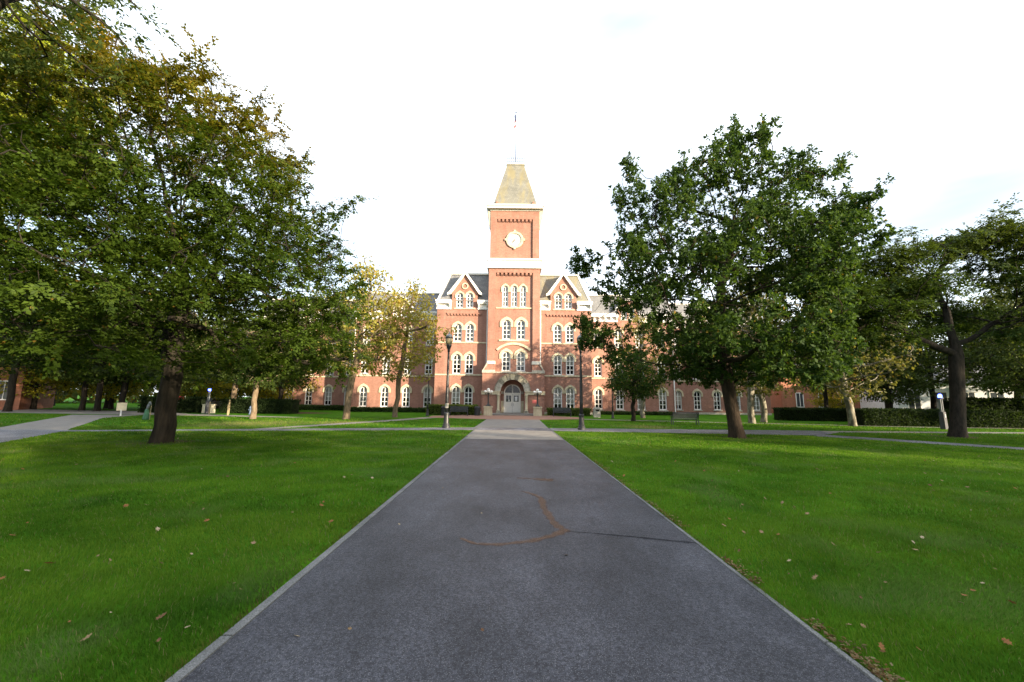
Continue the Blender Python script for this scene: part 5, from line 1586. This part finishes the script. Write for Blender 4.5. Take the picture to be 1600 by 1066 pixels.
def pedestal_lamp(x, y, label):
    t_ = thing('pedestal_lamp', label, 'lamp', (x, y, 0), 0, 'entrance lamps')
    MB().frustum((-.44, .44, -.44, .44), 0, (-.40, .40, -.40, .40), 0.82).box(-.46, .46, -.46, .46, 0.82, 0.96).build('pedestal', 'stone', t_)
    MB().lathe([(0.28, 0.96), (0.28, 1.04), (0.16, 1.12), (0.09, 1.24), (0.07, 1.4), (0.06, 2.2), (0.10, 2.28), (0.06, 2.36)], 12).build('post', 'black_metal', t_, smooth=True)
    MB().tube((0, 0, 2.3), (0, 0, 2.52), 0.035).build('stem', 'black_metal', t_)
    MB().sphere((0, 0, 2.66), 0.165, 14, 10).build('globe', 'globe', t_, smooth=True)
    for k in range(4):
        a = k * math.pi / 2 + 0.35
        ex, ey = 0.34 * math.cos(a), 0.34 * math.sin(a)
        MB().tube((0, 0, 2.25), (ex, ey, 2.2), 0.025).tube((ex, ey, 2.2), (ex, ey, 2.33), 0.03).build('arm', 'black_metal', t_)
        MB().sphere((ex, ey, 2.46), 0.145, 14, 10).build('globe', 'globe', t_, smooth=True)
pedestal_lamp(-2.4, 42.0, 'five globe lamp on stone pedestal left of the entrance')
pedestal_lamp(2.75, 42.2, 'five globe lamp on stone pedestal right of the entrance')

# ------------------------------------------------------------------ benches, bins and other furniture
def bench(loc, rz, label, mat='bench', W_=1.8):
    t_ = thing('park_bench', label, 'bench', loc, rz, 'park benches')
    for k in range(5):
        MB().box(-W_ / 2, W_ / 2, -0.28 + 0.095 * k, -0.28 + 0.095 * k + 0.075, 0.42, 0.455).build('seat_slat', mat, t_)
    for k in range(5):
        y = 0.20 + 0.035 * k; z = 0.50 + 0.088 * k
        MB().box(-W_ / 2, W_ / 2, y, y + 0.03, z, z + 0.075).build('back_slat', mat, t_)
    for s_ in (-1, 1):
        x = s_ * (W_ / 2 - 0.03)
        MB().box(x - .03, x + .03, -0.30, -0.24, 0, 0.62).build('leg', mat, t_)
        MB().tube((x, 0.34, 0), (x, 0.20, 0.42), 0.03, n=6).tube((x, 0.20, 0.42), (x, 0.39, 0.93), 0.028, n=6).build('leg', mat, t_)
        MB().box(x - .04, x + .04, -0.33, 0.26, 0.62, 0.65).build('armrest', mat, t_)
    MB().box(-W_ / 2 + .06, W_ / 2 - .06, -0.05, 0.0, 0.38, 0.418).build('stretcher', mat, t_)
bench((12.6, 29.4, 0), R(172), 'dark slatted bench seen from behind on the grass near the oak')
bench((-5.25, 40.6, 0), R(3), 'dark bench against the shrubs left of the entrance')
bench((5.15, 40.9, 0), R(-3), 'dark bench below the ground floor windows right of the entrance')
bench((28.0, 38.8, 0), R(-8), 'dark bench in front of the hedge at the right')

def bin_(loc, label, mat, h=0.95, r=0.30):
    t_ = thing('litter_bin', label, 'bin', loc, 0, 'litter bins')
    MB().lathe([(r * .92, 0), (r, 0.05), (r, h * 0.78), (r * 1.06, h * 0.80), (r * 1.06, h * 0.85)], 18).build('body', mat, t_, smooth=False)
    MB().lathe([(r * 1.04, h * 0.85), (r * .9, h * 0.95), (r * .45, h), (r * .42, h * 0.99)], 18).build('lid', mat, t_)
    MB().lathe([(r * .4, h * 0.97), (r * .4, h * 1.004)], 14).build('opening', 'rubber', t_)
bin_((-3.45, 41.2, 0), 'black round litter bin between the bench and the entrance pedestal', 'dark_bin')
bin_((-6.75, 40.6, 0), 'black litter bin at the left end of the entrance bench', 'dark_bin')
t_ = thing('stone_bin', 'pale concrete litter bin on the grass right of the entrance', 'bin', (8.65, 40.8, 0))
MB().box(-.3, .3, -.3, .3, 0, 0.82).build('body', 'concrete_bin', t_)
MB().frustum((-.33, .33, -.33, .33), 0.822, (-.26, .26, -.26, .26), 1.0).build('lid', 'concrete_bin', t_)
MB().box(-.17, .17, -.305, -.29, .62, .78).build('opening', 'rubber', t_)

def phone_tower(loc, rz, label, sc=1.0):
    t_ = thing('emergency_phone', label, 'emergency phone', loc, rz, 'blue light phones')
    MB().frustum((-.17, .17, -.14, .14), 0, (-.15, .15, -.12, .12), 1.18).build('body', 'sign_dark', t_)
    MB().box(-.075, .075, -.145, -.12, 0.80, 1.04).build('call_box', 'cap_grey', t_)
    for s_ in (-1, 1):
        MB().box(s_ * .10 - .03, s_ * .10 + .03, -.05, .05, 1.18, 2.1).build('strut', 'grey_hose', t_)
    MB().box(-.16, .16, -.12, .12, 2.1, 2.16).build('head_plate', 'sign_dark', t_)
    MB().lathe([(0.11, 2.16), (0.115, 2.3), (0.08, 2.38), (0.02, 2.41)], 14).build('lamp', 'blue_lamp', t_, smooth=True)
    MB().lathe([(0.14, 2.405), (0.05, 2.46)], 14).build('lamp_cap', 'sign_dark', t_)
    t_.scale = (sc, sc, sc)
phone_tower((29.9, 28.0, 0), R(20), 'slim dark emergency post with glowing blue lamp near the right edge', 1.0)
phone_tower((-29.0, 38.6, 0), R(-30), 'far emergency post with blue lamp beside the pale cabinet', 1.0)

# left background furniture
t_ = thing('notice_board', 'freestanding sign with red header and white panel on two posts', 'sign', (-32.6, 39.6, 0), R(30))
for x in (-.42, .42): MB().box(x - .045, x + .045, -.045, .045, 0, 1.62).build('post', 'sign_white', t_)
MB().box(-.37, .37, -.03, .03, 1.28, 1.62).build('header', 'sign_red', t_)
MB().box(-.37, .37, -.025, .025, 0.80, 1.275).build('panel', 'sign_dark', t_)
MB().box(-.30, .30, -.035, -.026, 0.88, 1.22).build('white_sheet', 'sign_white', t_)
t_ = thing('small_sign', 'small cream sign on a short post beside the left path', 'sign', (-31.6, 32.8, 0), R(38))
MB().box(-.05, .05, -.04, .04, 0, 0.5).build('post', 'sign_white', t_)
MB().box(-.30, .30, -.03, .03, 0.42, 1.05).build('panel', 'pale_cabinet', t_)
t_ = thing('utility_cabinet', 'pale cream utility cabinet at the left end of the hedge', 'cabinet', (-29.6, 39.6, 0), R(30))
MB().box(-.5, .5, -.3, .3, 0.06, 0.82).build('body', 'pale_cabinet', t_)
MB().box(-.54, .54, -.34, .34, 0.822, 0.88).build('lid', 'pale_cabinet', t_)
MB().box(-.52, .52, -.32, .32, 0, 0.058).build('base', 'concrete_bin', t_)
t_ = thing('watering_bag', 'green bag with grey top slumped against a stake by the tan trunk', 'bag', (-25.2, 28.0, 0), R(10))
t_.scale = (0.8, 0.8, 0.85)
MB().lathe([(0.22, 0.0), (0.24, 0.1), (0.19, 0.4), (0.13, 0.75), (0.10, 0.85)], 12).build('bag', 'green_bag', t_, smooth=True)
MB().tube((0.0, 0, 0.8), (0.10, 0, 1.25), 0.10, 0.09).tube((0.10, 0, 1.25), (0.16, 0, 1.45), 0.09, 0.05).tube((0.16, 0, 1.45), (0.28, 0, 1.15), 0.045, 0.04).build('hood', 'grey_hose', t_, smooth=True)
MB().tube((0.28, 0, 0), (0.30, 0, 1.2), 0.025).build('stake', 'stake_wood', t_)
for k, (x, y, h, lb) in enumerate([(-24.9, 35.6, 0.95, 'short wooden stake on the grass before the dark hedge'), (-27.6, 37.0, 1.1, 'thin wooden stake nearest the pale cabinet'), (-26.8, 38.4, 1.3, 'taller wooden stake at the middle of the hedge')]):
    st_ = thing('wooden_stake', lb, 'stake', (x, y, 0), 0, 'wooden stakes')
    MB().box(-.045, .045, -.045, .045, 0, h).build('shaft', 'stake_wood', st_)
    MB().frustum((-.045, .045, -.045, .045), h, (-.012, .012, -.012, .012), h + .08).build('tip', 'stake_wood', st_)
t_ = thing('fire_hydrant', 'small blue grey hydrant on the grass before the hedge', 'hydrant', (-24.6, 38.2, 0))
MB().lathe([(0.16, 0), (0.16, .06), (0.11, .08), (0.10, .55), (0.14, .58), (0.14, .62), (0.09, .72), (0.03, .8)], 12).build('barrel', 'hydrant', t_, smooth=True)
MB().tube((-.2, 0, .42), (.2, 0, .42), .055).build('outlet', 'hydrant', t_)

def car(loc, rz, mat, label):
    t_ = thing('parked_car', label, 'car', loc, rz, 'parked cars')
    prof = [(-2.2, .35), (-2.25, .7), (-2.1, .92), (-1.5, .98), (-1.05, 1.38), (0.5, 1.42), (1.15, 1.0), (2.0, .86), (2.25, .65), (2.22, .35)]
    mb = MB()
    n = len(prof)
    for x, ins in ((-.86, 0.0), (-.80, .06), (.80, .06), (.86, 0.0)): pass
    rows = []
    for x in (-.88, -.70, .70, .88):
        f = 1.0
        rows.append([(x * (0.80 if z > 1.1 and abs(x) > .8 else 1.0), y, z - (0.03 if abs(x) > .8 else 0)) for y, z in prof])
    vs = [p for r_ in rows for p in r_]
    fs = []
    for a in range(3):
        for i in range(n):
            fs.append((a * n + i, a * n + (i + 1) % n, (a + 1) * n + (i + 1) % n, (a + 1) * n + i))
    fs += [tuple(range(n)), tuple(reversed(range(3 * n, 4 * n)))]
    mb.add(vs, fs).build('body', mat, t_)
    MB().add([(-.66, -1.47, 1.03), (.66, -1.47, 1.03), (.62, -1.09, 1.36), (-.62, -1.09, 1.36), (-.66, -1.49, 1.05), (.66, -1.49, 1.05), (.62, -1.11, 1.38), (-.62, -1.11, 1.38)], [(4, 5, 6, 7), (0, 3, 2, 1), (0, 1, 5, 4), (2, 3, 7, 6), (1, 2, 6, 5), (0, 4, 7, 3)]).build('rear_window', 'dark_window', t_)
    MB().add([(-.66, 1.14, 1.03), (.66, 1.14, 1.03), (.62, .56, 1.40), (-.62, .56, 1.40), (-.66, 1.17, 1.05), (.66, 1.17, 1.05), (.62, .58, 1.42), (-.62, .58, 1.42)], [(4, 5, 6, 7), (0, 3, 2, 1), (0, 1, 5, 4), (2, 3, 7, 6), (1, 2, 6, 5), (0, 4, 7, 3)]).build('windscreen', 'dark_window', t_)
    for s_ in (-1, 1):
        MB().prism_x([(-1.3, 1.02), (-1.0, 1.28), (0.4, 1.32), (0.9, 1.02)], s_ * .86 - .03, s_ * .86 + .03).build('side_window', 'dark_window', t_)
        MB().box(s_ * .72 - .14, s_ * .72 + .14, -2.27, -2.2, .70, .86).build('tail_light', 'tail_red', t_)
        for y in (-1.35, 1.4):
            wv = MB().tube((s_ * .68, y, .32), (s_ * .90, y, .32), .32, n=16).build('wheel', 'rubber', t_)
            MB().tube((s_ * .88, y, .32), (s_ * .91, y, .32), .19, n=12).build('rim', 'car_silver', wv)
car((-43.0, 53.0, 0), R(-10), 'car_dark', 'dark car parked behind the red topped sign')
car((-39.6, 53.8, 0), R(-8), 'car_silver', 'grey car parked left of the pale cabinet')

# ------------------------------------------------------------------ hedges and shrubs
def hedge(name, x0, x1, y, dep, h, label, n, col, rz=0.0, L=0.13, group=None, cat='hedge'):
    rg = np.random.default_rng(int(abs(x0 * 13 + y)))
    t_ = thing(name, label, cat, ((x0 + x1) / 2, y, 0), rz, group)
    w = (x1 - x0) / 2
    P = np.stack([rg.uniform(-w, w, n), rg.uniform(-dep / 2, dep / 2, n), rg.uniform(0.05, h, n)], 1)
    # push to the surface
    ax = rg.random(n)
    m_ = ax < 0.45; P[m_, 2] = h - np.abs(rg.normal(0, 0.06, m_.sum())) + 0.10 * (value_noise(P[m_, 0] + 40, P[m_, 1] + 9, 0.6, 12) - .5)
    m_ = (ax >= 0.45) & (ax < 0.85); P[m_, 1] = -dep / 2 + np.abs(rg.normal(0, 0.07, m_.sum())) + 0.14 * (value_noise(P[m_, 0] + 40, P[m_, 2], 0.5, 13) - .5)
    d = unit(rg.normal(0, 1, (n, 3)) + np.array([0, -.4, .6]))
    V, F, T = leaves(rg, P, d, 1, 0.03, 1, L, L * 0.6, col, 0.0)
    link('foliage', quad_mesh('foliage', V, F, 'leaf', T), t_)
    mb = MB()
    for k in range(max(3, int(w * 2))):
        x = rg.uniform(-w * .95, w * .95); yy = rg.uniform(-dep * .3, dep * .3)
        mb.tube((x, yy, 0), (x + rg.normal(0, .15), yy + rg.normal(0, .1), h * .85), 0.03, 0.012, n=5)
    mb.build('stems', 'bark_dark', t_)
    MB().frustum((-w + .12, w - .12, -dep / 2 + .12, dep / 2 - .12), 0.02, (-w + .12, w - .12, -dep / 2 + .12, dep / 2 - .12), h - .14).build('core', 'hedge_core', t_)
M['hedge_core'] = plain('hedge_core', (0.012, 0.018, 0.008), 0.95, 0.05, var=0.4, scale=9)
G_HEDGE = tint_fn((0.012, 0.026, 0.008), (0.030, 0.050, 0.014))
G_SHRUB = tint_fn((0.05, 0.085, 0.018), (0.12, 0.16, 0.035))
G_COVER = tint_fn((0.028, 0.058, 0.018), (0.06, 0.10, 0.03))
hedge('clipped_hedge', 25.5, 33.0, 38.6, 1.4, 1.15, 'low dark hedge behind the right bench', 9000, G_HEDGE, rz=R(-6))
hedge('clipped_hedge', 27.2, 33.5, 31.6, 1.5, 1.25, 'taller clipped hedge right of the leaning white trunk', 10000, G_HEDGE, rz=R(-4))
hedge('clipped_hedge', 33.6, 44.0, 31.0, 1.6, 1.2, 'long dark hedge behind the blue light post', 12000, G_HEDGE, rz=R(-3))
hedge('clipped_hedge', -36.0, -30.8, 40.0, 1.4, 1.5, 'dark hedge behind the small cream sign', 8000, G_HEDGE, rz=R(12))
hedge('clipped_hedge', -29.0, -21.6, 40.8, 1.6, 1.35, 'dark hedge between the pale cabinet and the hall', 10000, G_HEDGE, rz=R(-3))
hedge('shrub_row', -8.9, -3.6, 42.8, 1.3, 1.0, 'green shrubs below the ground floor windows left of the entrance', 7000, G_SHRUB)
hedge('shrub_row', 3.9, 8.6, 44.0, 1.2, 0.75, 'low green shrubs behind the right entrance bench', 5000, G_SHRUB)
hedge('ground_cover', -20.0, -9.4, 48.6, 1.0, 0.5, 'dark green ground cover along the left wing', 9000, G_COVER, cat='ground cover')
hedge('ground_cover', 9.6, 20.0, 48.8, 0.8, 0.35, 'thin green planting along the right wing', 5000, G_COVER, cat='ground cover')
hedge('ground_cover', -33.5, -21.0, 52.8, 1.2, 0.6, 'dark planting along the outer left wing', 9000, G_COVER, cat='ground cover')
hedge('shrub_row', 40.0, 52.0, 36.5, 2.0, 2.2, 'tall dark shrubs behind the forked tree at the right edge', 9000, G_HEDGE, L=0.2)

# ------------------------------------------------------------------ far buildings
def far_building(name, label, x0, x1, y, h, mat, wins, dep=10, rz=0.0):
    t_ = thing(name, label, 'building', ((x0 + x1) / 2, y, 0), rz)
    w = (x1 - x0) / 2
    MB().box(-w, w, 0, dep, 0, h).build('wall', mat, t_)
    MB().frustum((-w - .4, w + .4, -.4, dep + .4), h, (-w + 2, w - 2, 2.5, dep - 2.5), h + 2.2).build('roof', 'slate', t_)
    for x, z0, z1, ww in wins:
        wd = MB().box(x - ww / 2, x + ww / 2, -.06, .02, z0, z1).build('window', 'white', t_)
        MB().box(x - ww / 2 + .1, x + ww / 2 - .1, -.07, -.055, z0 + .1, z1 - .1).build('pane', 'dark_window', wd)
        MB().box(x - .03, x + .03, -.09, -.07, z0 + .1, z1 - .1).build('glazing_bar', 'white', wd)
far_building('brick_house', 'low red brick building at the far left edge', -65.8, -49.8, 37.5, 6.0, 'brick_far', [(2 + 2.4 * k, 1.0, 3.0, 1.0) for k in range(-2, 3)], rz=R(35))
far_building('brick_house', 'sunlit orange brick building beyond the right hedge', 41.0, 62.0, 60.0, 7.0, 'brick_far', [(-8 + 3.2 * k, 1.0, 3.2, 1.1) for k in range(6)], rz=R(-5))
far_building('white_building', 'white rendered building seen between the trunks at the right', 47.0, 60.0, 47.0, 4.2, 'white_wall', [(-5 + 2.5 * k, 0.6, 3.2, 1.3) for k in range(5)], rz=R(-20))

# distant wood closing the horizon: a far mass of trees, one uncountable body
rg = np.random.default_rng(61)
n = 26000
th = rg.uniform(-1.25, 1.25, n); dd = rg.uniform(105, 135, n)
X = np.sin(th) * dd; Y = np.cos(th) * dd
top = 7.0 + 5.0 * value_noise(X + 200, Y + 200, 9.0, 21) + 3.0 * value_noise(X + 200, Y + 200, 3.0, 22)
P = np.stack([X, Y, rg.random(n) ** 0.8 * top], 1)
V, F, T = leaves(rg, P, unit(rg.normal(0, 1, (n, 3))), 1, 0.6, 1, 1.5, 1.1, tint_fn((0.04, 0.055, 0.02), (0.10, 0.11, 0.035), None, yellow=(0.24, 0.19, 0.04), yfrac=0.18), 0.0)
tag(link('distant_wood', quad_mesh('distant_wood', V, F, 'leaf', T)), 'far line of autumn trees closing the horizon', 'trees', kind='stuff')
